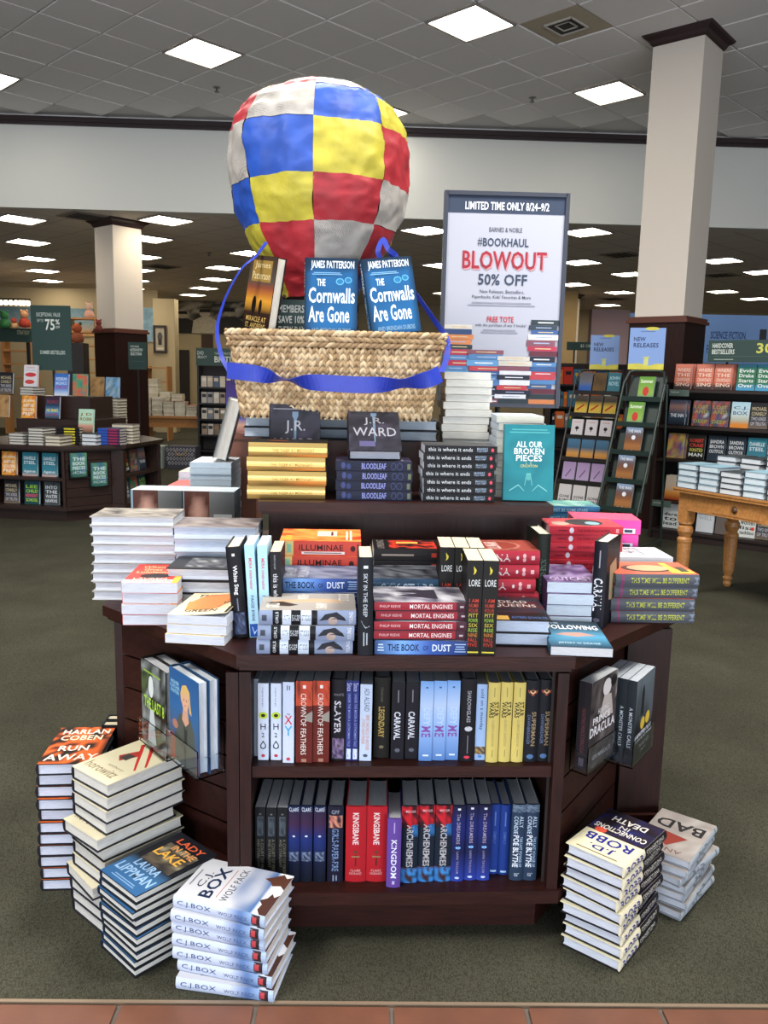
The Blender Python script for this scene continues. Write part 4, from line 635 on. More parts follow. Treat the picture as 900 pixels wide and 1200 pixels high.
for k, (px, py) in enumerate(((100, 253), (190, 312), (728, 298), (718, 350), (845, 322))):
    p = atz(px, py, LC); e = empty('ceiling_vent', (p.x, p.y, LC - .012), TH); tag(e, 'shallow air vent in the low ceiling ' + ['above the slim pillar', 'behind the slim pillar', 'beside the large pillar', 'far behind the large pillar', 'past the large pillar'][k], 'vent', 'ceiling vents')
    b = MB(); b.box(-.29, -.29, 0, .29, .29, .01); b.obj('panel', mat('vent_low', '#8f877b', .8), e)
    b = MB()
    for q in range(4): b.box(-.2, -.17 + q * .1, -.012, .2, -.13 + q * .1, 0)
    b.obj('vent_ring', mat('vent_gap', '#3a3632', .7), e)
# room shell
M_back = mat('back_wall_paint', '#b0a180', .85)
b = MB(); b.box(-14, 25.0, 0, 14, 25.2, LC + .1); tag(b.obj('wall_back', M_back), kind='structure')
b = MB(); b.box(-14.2, -5, 0, -14, 30, HC + .1); tag(b.obj('wall_left', M_back), kind='structure')
b = MB(); b.box(14, -5, 0, 14.2, 30, HC + .1); tag(b.obj('wall_right', M_back), kind='structure')

def pillar(name, cx, cy, s, rz, ztop, zcas, cap=True):
    e = empty(name, (cx, cy, 0), rz); tag(e, kind='structure'); h = s / 2
    b = MB(); b.box(-h, -h, 0, h, h, ztop); b.obj('shaft', M_paint, e)
    b = MB(); q = h + .035; b.box(-q, -q, 0, q, q, zcas - .06); b.obj('wood_casing', M_wood2, e)
    b = MB(); q2 = h + .06; b.box(-q2, -q2, zcas - .06, q2, q2, zcas - .03); b.box(-q2 + .015, -q2 + .015, zcas - .03, q2 - .015, q2 - .015, zcas); b.obj('casing_moulding', mat('casing_moulding', '#5a3227', .4), e)
    b = MB(); i0 = len(b.v); pr = [(h + .002, ztop - .1), (h + .02, ztop - .08), (h + .035, ztop - .05), (h + .075, ztop - .025), (h + .085, ztop - .008), (h + .085, ztop - .001)]
    for (r_, z_) in pr: b.v += [(-r_, -r_, z_), (r_, -r_, z_), (r_, r_, z_), (-r_, r_, z_)]; b.c += [None] * 4
    for j in range(len(pr) - 1):
        for k in range(4): b.f.append((j * 4 + k, j * 4 + (k + 1) % 4, j * 4 + 4 + (k + 1) % 4, j * 4 + 4 + k))
    b.obj('crown_moulding', M_trim, e); return e
pillar('pillar', 2.80, 8.50, .49, R(50), HC, 2.10)
pillar('pillar', -3.87, 12.25, .46, R(50), LC - .0, 2.06)
pillar('pillar', atz(663, 345, LC).x, atz(663, 345, LC).y, .5, R(45), LC, 1.9)

# ================================================================== octagonal display fixture
OCT = [(-.41, -.855), (.41, -.855), (.845, -.43), (.845, .43), (.41, .855), (-.41, .855), (-.845, .43), (-.845, -.43)]
BODY = [(-.41, -.83), (.41, -.83), (.705, -.455), (.835, -.455), (.835, .455), (.705, .455), (.41, .83), (-.41, .83), (-.705, .455), (-.835, .455), (-.835, -.455), (-.705, -.455)]
def inset(pts, k):
    return [(x * (1 - k / .85), y * (1 - k / .85)) for x, y in pts]
def fixture(cx, cy, yaw, label, riser=True, zt=.79, mt=None, sh=.485):
    w1 = mt or M_wood; w2 = mt or M_wood2
    e = empty('book_display_stand', (cx, cy, 0), yaw); tag(e, label, 'display stand')
    b = MB(); b.prism(inset(BODY, .08), 0, .115); b.obj('plinth', w1, e)
    b = MB(); b.prism(inset(BODY, .0), .115, .15); b.obj('bottom_shelf', w1, e)
    b = MB(); b.prism(OCT, zt - .03, zt); b.prism(inset(OCT, .012), zt - .042, zt - .03); b.obj('table_top', w1, e)
    b = MB(); b.prism(inset(OCT, .05), zt - .055, zt - .042); b.obj('top_rail', w1, e)
    z0, z1 = .15, zt - .055
    # core the bookcases back onto
    b = MB(); b.box(-.40, -.52, z0, .40, .52, z1); b.box(-.52, -.38, z0, .52, .38, z1); b.obj('back_panel', M_dark if mt is None else mt, e)
    for ang in (0, 90, 180, 270):                          # four bookcases
        Mz = Matrix.Rotation(R(ang), 4, 'Z'); 
        for s in (-1, 1):
            b = MB(); b.box(s * .394 - .014, -.82, z0, s * .394 + .014, -.5, z1, M=Mz); b.obj('upright', w2, e)
        b = MB(); b.box(-.379, -.81, sh - .03, .379, -.52, sh, M=Mz); b.obj('shelf', w1, e)
    for q, ang in enumerate((45, 135, 225, 315)):          # slatted diagonals
        a = Vector((.406, -.81)); c_ = Vector((.69, -.43)); Mz = Matrix.Rotation(R(90 * q), 4, 'Z')
        d_ = (c_ - a); L_ = d_.length; an = math.atan2(d_.y, d_.x); Ms = Mz @ Matrix.Translation((a.x, a.y, 0)) @ Matrix.Rotation(an, 4, 'Z')
        b = MB(); b.box(.0, .022, z0, L_, .04, z1, M=Ms); b.obj('slat_backing', M_dark, e)
        n = 6; hgt = (z1 - z0) / n
        for k in range(n):
            b = MB(); b.box(.012, .004, z0 + k * hgt + .003, L_ - .01, .024, z0 + (k + 1) * hgt - .003, M=Ms); b.obj('slat', w1, e)
        # the flat end panel next to the diagonal
        b = MB(); b.box(.69, -.44, .152, .82, -.41, zt - .056, M=Mz); b.obj('end_panel', w2, e)
    if riser:
        zr = 1.08
        b = MB(); b.box(-.385, -.28, zt, .45, .42, zr - .04); b.obj('riser_box', w2, e)
        b = MB(); b.box(-.415, -.315, zr - .03, .475, .455, zr); b.box(-.405, -.305, zr - .04, .465, .445, zr - .03); b.obj('riser_top', w1, e)
        b = MB(); b.box(-.41, -.05, zr, .13, .36, 1.243); b.obj('riser_block', w1, e)
    return e
FX, FY, FA = .022, 2.769, .05
fixture(FX, FY, FA, 'large octagonal dark cherry display stand carrying the basket and balloon')
def loc(lx, ly, z=0): c, s = math.cos(FA), math.sin(FA); return Vector((FX + lx * c - ly * s, FY + lx * s + ly * c, z))

# ------------------------------------------------------------------ shelf rows
DEG = math.degrees(FA)
def shelf_row(items, zs, x_of, y_front, group, where):
    """items: (design, x pixel left, x pixel right, y pixel of foot)"""
    for k, it in enumerate(items):
        key, xa, xb, fw = it[:4]; d = DS[key]; ry = it[4] if len(it) > 4 else 0
        zz = zs + .0008; Y = FY - .80 + fw
        a = at((xa + xb) / 2, x_of, Y); T = d['T']
        p = Vector((a.x, Y, zz)) + Vector((0, d['W'] / 2, 0))
        n = len(items); 
        idx = ORDR[k] + ' from the white-spined end' if k < 12 else (ORDR[n - 1 - k] + ' from the sale-poster end')
        place(key, (p.x, p.y, zz), DEG * .6, 'stand', f"{where[0]} {d['desc']}, {idx} of {where[1]}" if False else f"{d['desc']}, {idx}, {where[1]}", group, ry=ry)
r1 = [('white_thin', 42, 52), ('h2o', 53, 85), ('h2o', 88, 120), ('xy', 122, 157), ('crown', 160, 204), ('crown', 206, 250), ('slayer', 254, 295), ('thin', 295, 311), ('thin', 313, 330), ('adi', 333, 367), ('legend', 372, 416), ('caraval', 420, 457), ('caraval', 459, 497), ('defy', 499, 534), ('defy', 536, 571), ('defy', 573, 608), ('shadow', 611, 653), ('sold', 655, 684), ('star', 686, 718), ('star', 721, 753), ('star', 757, 788), ('super', 790, 824), ('super', 824, 858)]
r2 = [('court', 47, 76), ('court', 78, 106), ('court', 108, 136), ('clare', 137, 168), ('clare', 171, 203), ('clare', 207, 240), ('paper', 243, 289), ('kings', 295, 350), ('kings', 352, 406), ('kingdom', 404, 442), ('arch', 447, 492), ('arch', 494, 538), ('arch', 541, 585), ('dream', 583, 615), ('dream', 617, 650), ('dream', 652, 684), ('blue', 686, 708), ('blue', 713, 737), ('poe', 745, 785), ('poe', 787, 827)]
FORE = {'legend': .02, 'caraval': .012, 'kingdom': -.025, 'xy': -.006, 'crown': -.008, 'star': -.004, 'arch': .0, 'white_thin': .03, 'blue': .03, 'super': 0}
def run_row(row, ybase, zs, shelf, group):
    y0 = loc(0, -.785).y; n = len(row); x_prev = None
    xl = at(280 + row[0][1] * .4222, ybase, y0).x; xr = at(280 + row[-1][2] * .4222, ybase, y0).x
    cnt = {}
    for k, (key, a, b_) in enumerate(row):
        d = DS[key]; y = y0 + FORE.get(key, .004) + random.uniform(-.003, .003)
        cx = at(280 + (a + b_) / 2 * .4222, ybase, y0).x
        x0 = cx - d['T'] / 2
        if x_prev is not None and x0 < x_prev + .0006: x0 = x_prev + .0006
        x_prev = x0 + d['T']
        y += (x0 + d['T'] / 2 - FX) * math.sin(FA)
        same = [q for q in range(n) if row[q][0] == key]; w_ = ''
        if len(same) > 1: w_ = {0: 'first', 1: 'second', 2: 'third'}[same.index(k)] + f" of {'two' if len(same) == 2 else 'three'} alike, "
        zc = zs + .0008
        place(key, (x0 + d['T'] / 2, y + d['W'] / 2, zc), 0, 'stand', f"{d['desc']}, {w_}{shelf}", group)
    return x_prev
print('ROW', [(sum(DS[k[0]]['T'] for k in r_), at(280 + r_[-1][2] * .4222, 895, 1.98).x - at(280 + r_[0][1] * .4222, 895, 1.98).x) for r_ in (r1, r2)])
run_row(r1, 895, .485, 'upper shelf', 'books standing on the upper shelf of the display')
run_row(r2, 1037, .15, 'lower shelf', 'books standing on the lower shelf of the display')

# ================================================================== books lying and standing on the display
ZT = .79; ZR = 1.08
for kk_ in ('turtle', 'illum'): DS[kk_ + '_flat'] = dict(DS[kk_], curl=0, key=kk_ + '_flat', desc=SHORT.get(kk_, ''))
G1 = 'books on the lower tier of the display'; G2 = 'books on the riser of the display'; GF = 'books in the floor stacks'
D = DEG
stack(['lemon'] * 4, atz(177, 733, ZT), 'tail', 3, 'the red-topped stack at the tabletop tip', G1)
stack(['turtle_flat'] * 2 + ['turtle'], atz(229, 755, ZT), 'tail', -6, 'the curled-cover stack', G1, drift=(.001, 0))
stack(['whitebig'] * 9, (-.724, 2.352, ZT), 'fore', 2, 'the tall outermost white stack', G1, jx=.004)
stack(['bluebig'] * 6, (-.486, 2.345, ZT), 'fore', 2, 'the thick pale stack behind the standing books', G1)
stack(['blackart'] * 4, (-.475, 2.186, ZT), 'fore', 1, 'the low pile beside the standing books', G1)

x = atz(268, 748, ZT).x + .008; Y0 = atz(285, 748, ZT).y
for key, ry, lab in (('stag', -5, 'leaning beside the curled-cover stack'), ('mecha', -3.2, 'first of two leaning beside the white-titled black book'), ('mecha', -2.2, 'second of two, touching the handwritten-title book'), ('ends_up', -1.2, 'standing beside the grey portrait stack')):
    T = DS[key]['T']; place(key, (x + T / 2 + .002, Y0 + DS[key]['W'] / 2 + (0 if key != 'mecha' else .004), ZT + .001), D, 'stand', f"{DS[key]['desc']}, {lab}", G1, ry=ry); x += T + .0035
a = atz(356, 767, ZT); stack(['girls'] * 3, a, 'spine', D, 'the grey portrait stack', G1, drift=(.004, .0))
stack(['dust'] * 4, (a.x + .012, a.y + .175, ZT), 'spine', D, 'the blue stack behind the grey portrait stack', G1, jr=.4)
stack(['illum_flat'] * 4 + ['illum'], (a.x + .01, a.y + .337, ZT), 'spine', D, 'the fiery stack against the riser', G1, jr=.5)
p = atz(426, 768, ZT); place('deep', (p.x, p.y + .078, ZT + .001), D, 'stand', 'black hardcover with spaced white spine lettering standing between two stacks', G1, ry=-.6)
a = atz(493, 767, ZT); stack(['dust'] + ['mortal'] * 4, a, 'spine', D, 'the red-spined stack at the tabletop front', G1, jx=.005)
stack(['stars'] * 3, (a.x - .014, a.y + .18, ZT), 'spine', D, 'the silver-titled stack behind the red spines', G1)
stack(['ember'] * 6, (a.x - .012, a.y + .345, ZT), 'spine', D, 'the flame-art stack against the riser', G1, jr=.4)
for k, (px, py, dy, lab) in enumerate(((553, 768, 0, 'front one nearer the red-spined stack'), (571, 768, 0, 'front one beside the red-lit title stack'), (535, 0, .15, 'back one nearer the silver-titled stack'), (548, 0, .15, 'back one in the middle'), (561, 0, .15, 'back one nearer the crimson stack'))):
    q = atz(562, 768, ZT); xx = q.x + (-.0192 if k == 0 else .0192) if k < 2 else q.x + (-.075, -.0365, .002)[k - 2]
    place('lorebk', (xx, q.y + .068 + dy + xx * .0, ZT + .001), 0, 'stand', f"black paperback with coloured letter blocks, {lab}", G1)
a = atz(610, 758, ZT); stack(['queens'] * 2, a, 'tail', 0, 'the pair beside the letter-block books', G1)
stack(['rna'] * 5, (.31, 2.24, ZT), 'spine', D, 'the crimson ornate stack', G1, jx=.006)
place('evil', (.446, 2.345, ZT + .001), D, 'stand', 'black hardcover standing between the crimson stack and raspberry stack', G1, ry=0)
a = atz(680, 769, ZT); stack(['follow'], a, 'tail', -3, 'lying alone at the front tabletop corner', G1)
a = atz(671, 735, ZT); stack(['outcast'] * 4, a + Vector((0, 0, 0)), 'tail', 0, 'the purple-topped stack', G1)
stack(['redrow'] * 9, (.608, 2.462, ZT), 'spine', D, 'the raspberry-red stack', G1, jx=.004)
place('carv_up', (.620, 2.245, ZT + .001), 0 - 28, 'stand', 'black hardcover with swirled white title standing cornerwise beside the purple-topped stack', G1)
a = atz(763, 730, ZT); stack(['diff'] * 4, a, 'spine', 2, 'the coral-topped stack overhanging the tabletop edge', G1, drift=(.003, 0), jx=.004)
stack(['whitefl'] * 4, (a.x + .0, a.y + .18, ZT), 'spine', 2, 'the white stack behind the coral-topped stack', G1)
stack(['pink'] * 5, (a.x - .045, a.y + .36, ZT), 'spine', -4, 'the hot-pink stack', G1)
# portrait-covered books facing out behind the white stacks
for k, px in enumerate((184, 244)):
    q = at(px, 590, 2.74); nm = ('nearer the tabletop tip', 'nearer the riser')[k]
    place('bluebig', (q.x, 2.82, ZT + .001), 0, 'flat', f"taupe hardcover lying under the portrait books {nm}", G1) if k == 0 or True else 0
    for i in range(4):
        place('face', (q.x, 2.755 + i * .0295, ZT + .0385), 0, 'face', f"grey-blue paperback with brown portrait, {ORDR[i]} from the front, {nm}", G1)
for k_, lab in enumerate(('black hardcover poking out of the side bay beyond the end panel', 'second black hardcover poking out of the side bay')):
    p_ = loc(-.805, -.33 + k_ * .045); place('deep', (p_.x, p_.y, .151), D - 90, 'stand', lab, 'books in the side bay')
# ------------------------------------------------------------------ riser books
a = atz(336, 586, ZR); a.z = ZR; gy = a.y + .01
stack(['gold'] * 4, (a.x, gy, ZR), 'spine', D, 'the gold foil stack on the riser', G2, jx=.006, jr=.5, gap=.001)
b1 = atz(438, 586, ZR); stack(['blood'] * 4, (b1.x, gy + .01, ZR), 'spine', D, 'the navy stack in the middle of the riser', G2, jr=.5)
b2 = atz(536, 587, ZR); zt_ = stack(['ends'] * 7, (b2.x, gy + .02, ZR), 'spine', D, 'the slim black stack beside the teal book', G2, jx=.003, jr=.6)
place('ward', (at(346, 480, 2.585).x, 2.60, ZR + 4 * .0432 + .0005 - .0), D, 'face', 'black hardcover with silver dagger propped behind the gold foil stack', G2, rx=-6) if False else None
q = at(346, 500, gy + .19); place('ward', (q.x, gy + .19, 1.1235), D, 'face', 'black hardcover with silver dagger standing behind the gold foil stack', G2, rx=-5)
q = at(441, 505, gy + .1); place('ward', (q.x, gy + .02, ZR + 4 * .0302 + .002), D + 1, 'face', 'black hardcover with silver dagger propped on the navy stack', G2, rx=-60)
# books bearing the basket
for k, (x0, n) in enumerate(((-.285, 2), (.0, 2))):
    pass
zb = 1.243
for lvl in range(2):
    for k, x0 in enumerate((-.30, -.05, .105)):
        if k == 2 and lvl == 5: continue
        nm = ('under the gold end of the basket', 'under the middle of the basket', 'under the poster end of the basket')[k]
        kx = (-.365, -.12, .088)[k]
        place('underb', (kx + random.uniform(-.004, .004), 2.885 + .012 * lvl, zb + .0005 + lvl * .035), (-90 if k < 2 else 0) + D, 'flat', f"dark-jacketed hardcover {('lower' if lvl == 0 else 'upper')} one of two {nm}", G2)
# white stack and teal book towards the poster
a = at(541, 512, 2.82)
stack(['whitestk'] * 16, (a.x + .012, 2.79, ZR), 'tail', 2, 'the tall ivory stack under the poster', G2, jx=.006, jr=2)
for i in range(11):
    d = DS['behindteal']
q = at(613, 589, 2.66); stack(['behindteal'] * 11, (at(607, 560, 2.66).x, 2.64, ZR), 'tail', 1, 'the pale stack behind the teal book', G2, jx=.006, jr=2)
q = at(620, 588, 2.52); place('teal', (q.x, 2.56, ZR + .001), D - 2, 'face', 'teal paperback with white title standing against the pale stack', G2, rx=-6)
stack(['seabk'] * 9, (.628, 2.775, ZT), 'spine', D, 'the sea-green stack beside the riser', G1, jr=3, jx=.004)

# ================================================================== floor stacks
stack(['run'] * 11, (atz(78, 1043, 0).x + .012, 2.145, 0), 'tail', 5, 'the orange-covered floor stack', GF, jx=.004, jr=1.6)
def cstack(keys, cx, cy, rz, where, jx=.004, jr=2.0, tw=0, dr=(0, 0), sh=None):
    z = .001; n = len(keys)
    for i, k in enumerate(keys):
        d = DS[k]; ex = (sh or {}).get(i, (0, 0, 0))
        place(k, (cx + random.uniform(-jx, jx) + dr[0] * i + ex[0], cy + random.uniform(-jx, jx) + dr[1] * i + ex[1], z), rz + tw * i + random.uniform(-jr, jr) + ex[2], 'flat', f"{SHORT.get(k, d['desc'])}, {ORD[n - 1 - i]} in {where}", GF)
        z += d['T'] + .0008
cstack(['sentence'] * 12, -.684, 2.088, -42, 'the tall cream-covered floor stack', jx=.005, jr=1.5, tw=.25, dr=(.0015, -.0005), sh={3: (-.01, -.012, -5), 7: (-.014, -.012, 0)})
cstack(['lady'] * 10, -.553, 1.938, -43, 'the floor stack with blue and orange cover', jx=.004, jr=1.5, tw=.3)
cstack(['wolf'] * 7, -.346, 1.848, 80, 'the snowy-cover floor stack by the tiles', jx=.004, jr=1.2, tw=-1.2, sh={0: (.006, -.012, 2), 1: (.012, 0, -2)})
cstack(['robb'] * 9, .626, 2.006, 140, 'the cream and navy floor stack', jx=.006, jr=3.5, sh={3: (-.008, -.004, 6)})
cstack(['conn'] * 7, .745, 2.105, 142, 'the black-spined floor stack', jx=.008, jr=3) if False else None
cstack(['bad'] * 7, .856, 2.206, 141, 'the silver-grey floor stack', jx=.006, jr=3, sh={4: (.0, .0, -5)})
for k in range(2): place('conn', (-.93 + k * .036, 2.52, .001), 0, 'stand', ('black hardcover standing behind the orange-covered floor stack, next to the display', 'black hardcover standing behind the orange-covered floor stack, nearer the carpet')[k], GF) if False else None

# ================================================================== acrylic holders on the slatted sides
def holder(cx, cy, z, rz, w, dp, label):
    e = empty('acrylic_holder', (cx, cy, z), R(rz)); tag(e, label, 'book holder', 'clear book holders on the slats'); t = .003
    b = MB(); b.box(-w / 2, -dp / 2, -t, w / 2, dp / 2, 0); b.obj('tray', M_acry, e)
    b = MB(); b.box(-w / 2, -dp / 2 - t, -t, w / 2, -dp / 2, .07); b.obj('front_lip', M_acry, e)
    for s in (-1, 1): b = MB(); b.box(s * w / 2 - (t if s > 0 else 0), -dp / 2, 0, s * w / 2 + (t if s < 0 else 0), dp / 2, .05); b.obj('side_wall', M_acry, e)
    b = MB(); b.box(-w / 2, dp / 2, -t, w / 2, dp / 2 + t, .12); b.obj('back_plate', M_acry, e); return e
def facing(keys, cx, cy, z, rz, descs):
    a = R(rz); n = Vector((math.sin(a), -math.cos(a), 0)); tot = sum(DS[k]['T'] + .001 for k in keys); s = tot / 2
    for k, ds in zip(keys, descs):
        T = DS[k]['T']; p = Vector((cx, cy, 0)) + n * (s - T / 2); place(k, (p.x, p.y, z + .001), rz, 'face', ds, 'books in the clear holders'); s -= T + .001
for args, keys, lab, descs in (
    ((-.466, 1.976, .475, -50, .172, .07), ['hero'] * 2, 'clear acrylic holder with the blond woman book', ['blue hardcover of a blond woman in front in its holder', 'blue hardcover of a blond woman at the back of its holder']),
    ((-.577, 2.124, .45, -50, .172, .078), ['last8'] * 2, 'clear acrylic holder with the black and green book', ['black and green hardcover in front in the clear holder', 'second black and green hardcover at the back of the clear holder']),
    ((.562, 2.036, .475, 50, .175, .045), ['dracula'], 'clear acrylic holder with the gowned woman book', ['dark paperback with a gowned woman in the clear holder']),
    ((.679, 2.172, .44, 55, .175, .106), ['monster'] * 4, 'clear acrylic holder with the gold-seal books', [f"charcoal paperback with two gold seals, {o} in its holder" for o in ('foremost', 'second from front', 'third from front', 'rearmost')])):
    holder(*args, lab); facing(keys, args[0], args[1], args[2], args[3], descs)

# ================================================================== basket, ribbons, balloon
M_weave = mat('sea_grass', '#a58a66', .75, noise_amt=.3, nscale=26, bump=.4, bscale=140)
bx, by, bz = at(393, 388, 2.70).x, 2.87, 1.315
bk = empty('wicker_basket', (bx, by, bz), FA * .6); tag(bk, 'woven sea grass basket on books, carrying three upright books', 'basket')
BH, TW, BW, TD, BD = .278, .336, .300, .20, .17           # height, half widths and depths at top and bottom
def bpt(side, u, h, o=0):
    """side 0 front, 1 right, 2 back, 3 left; u -1..1 along; h 0..1"""
    hw = BW + (TW - BW) * h; hd = BD + (TD - BD) * h; 
    bow = .010 * (1 - u * u)
    return {0: Vector((u * hw, -hd - bow - o, h * BH)), 1: Vector((hw + bow + o, u * hd, h * BH)), 2: Vector((-u * hw, hd + bow + o, h * BH)), 3: Vector((-hw - bow - o, -u * hd, h * BH))}[side]
b = MB()
for s_ in range(4):
    for i in range(6):
        u0, u1 = -1 + i / 3, -1 + (i + 1) / 3
        b.quad(bpt(s_, u0, 0, -.006), bpt(s_, u1, 0, -.006), bpt(s_, u1, 1, -.006), bpt(s_, u0, 1, -.006))
        b.quad(bpt(s_, u1, 0, -.012), bpt(s_, u0, 0, -.012), bpt(s_, u0, 1, -.012), bpt(s_, u1, 1, -.012))
b.box(-BW + .012, -BD + .012, .0, BW - .012, BD - .012, .01); b.obj('liner', mat('basket_inside', '#5c4a34', .8), bk)
def lobe(b, c, ax, nrm, L_, w_, t_, col=None):
    ax = ax.normalized(); nrm = nrm.normalized(); sd = ax.cross(nrm).normalized(); i0 = len(b.v); ST = 4; SG = 6
    for k in range(ST + 1):
        f = k / ST; r_ = math.sin(math.pi * (.08 + .84 * f)) ** .7
        for m in range(SG):
            a = 2 * math.pi * m / SG; b.v.append(tuple(c + ax * (f - .5) * L_ + sd * math.cos(a) * w_ * r_ + nrm * math.sin(a) * t_ * r_)); b.c.append(col)
    for k in range(ST):
        for m in range(SG): b.f.append((i0 + k * SG + m, i0 + k * SG + (m + 1) % SG, i0 + (k + 1) * SG + (m + 1) % SG, i0 + (k + 1) * SG + m))
    b.f.append(tuple(i0 + m for m in range(SG))); b.f.append(tuple(i0 + ST * SG + m for m in range(SG)))
M_weave2 = mat('sea_grass_strands', '#a58a66', .7, attr=True, noise_amt=.22, nscale=60, bump=.4, bscale=200)
wc = [hx('#b8a07c'), hx('#a58a64'), hx('#8f7450'), hx('#c2ac88'), hx('#977c5a')]
b = MB()
for s_ in range(4):
    nc = 30 if s_ in (0, 2) else 17; rows = 11
    for ci in range(nc):
        for r_ in range(rows):
            h = (r_ + .5) / rows * .80 + .01
            for sg in (-1, 1):
                u = -1 + (ci + .5 + sg * .23) * 2 / nc; c = bpt(s_, u, h, .003); ux = (bpt(s_, min(1, u + .1), h) - bpt(s_, max(-1, u - .1), h)).normalized(); up = (bpt(s_, u, 1) - bpt(s_, u, 0)).normalized()
                lobe(b, c, up * 1.0 + ux * sg * .62, ux.cross(up), .034, .0078, .0068, random.choice(wc))
o = b.obj('weave', M_weave2, bk, smooth=True); tag(o, kind='stuff')
b = MB()
for s_ in range(4):
    nc = 34 if s_ in (0, 2) else 19
    for row in range(3):
        for ci in range(nc + 1):
            u = -1 + ci * 2 / nc; h = .845 + row * .062; c = bpt(s_, max(-1, min(1, u)), h, .006 + .002 * row); ux = (bpt(s_, 1, h) - bpt(s_, -1, h)).normalized(); up = (bpt(s_, u, 1) - bpt(s_, u, 0)).normalized()
            lobe(b, c, ux * 1.0 + up * (.45 if row % 2 == 0 else -.45), ux.cross(up), .036, .0085, .008, random.choice(wc))
o = b.obj('braided_rim', M_weave2, bk, smooth=True); tag(o, kind='stuff')
# paper filling the books stand on
BIN = Matrix.Translation((bx, by, bz))
b = MB(); b.box(-TW + .03, -TD + .015, .22, TW - .03, TD - .03, .262); b.obj('inner_board', mat('basket_inside', '#5c4a34', .8), bk)
zb2 = bz + .2625
def pb(px, y): return at(px, 388, y).x
GB = 'books standing in the basket'
place('corn', (pb(388, 2.72), 2.725, zb2), 1, 'face', 'blue hardcover with white title, upright in the middle of the basket', GB, rx=-4)
place('corn', (pb(464, 2.73), 2.735, zb2), 17, 'face', 'blue hardcover with white title, tilted at the poster end of the basket', GB, rx=-10, ry=-7)
place('miracle', (pb(302, 2.76), 2.775, zb2), -50, 'face', 'dark sunset-covered hardcover at the far end of the basket from the poster', GB, rx=-5, ry=8)
# green sign behind the middle book
q = at(347, 370, 2.86); e = empty('sale_sign', (q.x - .0, 2.86, zb2), 0); tag(e, 'dark green card with white capitals behind the basket books', 'sign', 'green sale signs')
b = MB(); b.box(-.07, -.004, 0, .07, .004, .125); b.obj('card', M_sign, e)
def sign_print(e, w_, h_, z0, els, y=-.0045, x0=None, parent_name='lettering'):
    x0 = -w_ / 2 if x0 is None else x0
    m = sheet(els, lambda u, v, l: (x0 + u * w_, y - .0008 - .0001 * l, z0 + v * h_)); return m.obj(parent_name, M_matte, e)
sign_print(e, .14, .125, 0, [('b', 'MEMBERS', .08, .66, .7, .86, '#d8dcd4'), ('b', 'SAVE 10%', .08, .38, .7, .58, '#d8dcd4'), ('b', 'EVERY DAY', .08, .08, .72, .3, '#d8dcd4')])

# balloon: papier-mache patches on eight gores
bc = at(376, 212, 3.02); BS = 1.0
prof = [(-.405, .13), (-.36, .15), (-.30, .19), (-.20, .255), (-.10, .30), (0, .315), (.08, .318), (.16, .302), (.215, .268), (.26, .21), (.29, .14), (.315, 0.0)]
def rad(z):
    for (a, ra), (c_, rc) in zip(prof, prof[1:]):
        if z <= c_ + 1e-6:
            t = (z - a) / (c_ - a); t = t * t * (3 - 2 * t) * .25 + t * .75; return ra + (rc - ra) * t
    return 0
bl = empty('papier_mache_balloon', (bc.x, bc.y, bc.z)); tag(bl, 'papier-mache hot-air balloon of red, blue, yellow and newsprint patches above the basket', 'balloon')
rowz = [-.405, -.325, -.175, -.04, .13, .245, .315]
# colours per row from the mouth up; eight gores, the fifth and sixth face the camera
PAL = {'r': '#98202a', 'b': '#1a469e', 'y': '#aba132', 'n': '#9f9b95', 'o': '#a83032'}
rows_c = ['rbyrrbny', 'bryrnryb', 'nrbyrnby', 'ybnbyrnr', 'rnrnbyrb', 'nbyrnbyr']
def paint(col):
    nm = 'patch_' + {'r': 'red_paint', 'b': 'blue_paint', 'y': 'yellow_paint', 'n': 'newsprint', 'o': 'red_paint'}[col]
    if nm in MATS: return MATS[nm]
    m = mat(nm, PAL[col], .6, noise_amt=.2 if col != 'n' else .14, nscale=13, bump=.7, bscale=16)
    if col in 'ny':                                   # printed columns of newsprint
        N = m.node_tree.nodes; L = m.node_tree.links; b = N['Principled BSDF']; src = b.inputs['Base Color'].links[0].from_socket
        tc = N.new('ShaderNodeTexCoord'); wv = N.new('ShaderNodeTexWave'); wv.bands_direction = 'DIAGONAL'; wv.inputs['Scale'].default_value = 75; wv.inputs['Distortion'].default_value = 5; wv.inputs['Detail Scale'].default_value = 2
        nz = N.new('ShaderNodeTexNoise'); nz.inputs['Scale'].default_value = 9; L.new(tc.outputs['Object'], nz.inputs['Vector'])
        L.new(tc.outputs['Object'], wv.inputs['Vector']); mu = N.new('ShaderNodeMath'); mu.operation = 'MULTIPLY'; L.new(wv.outputs['Fac'], mu.inputs[0])
        gt = N.new('ShaderNodeMapRange'); gt.inputs['From Min'].default_value = .45; gt.inputs['From Max'].default_value = .55; gt.inputs['To Max'].default_value = .45 if col == 'n' else .14; L.new(nz.outputs[0], gt.inputs['Value']); L.new(gt.outputs[0], mu.inputs[1])
        mx = N.new('ShaderNodeMix'); mx.data_type = 'RGBA'; mx.inputs['B'].default_value = hx('#4c4844' if col == 'n' else '#7c7430'); L.new(src, mx.inputs['A']); L.new(mu.outputs[0], mx.inputs['Factor']); L.new(mx.outputs['Result'], b.inputs['Base Color'])
    return m
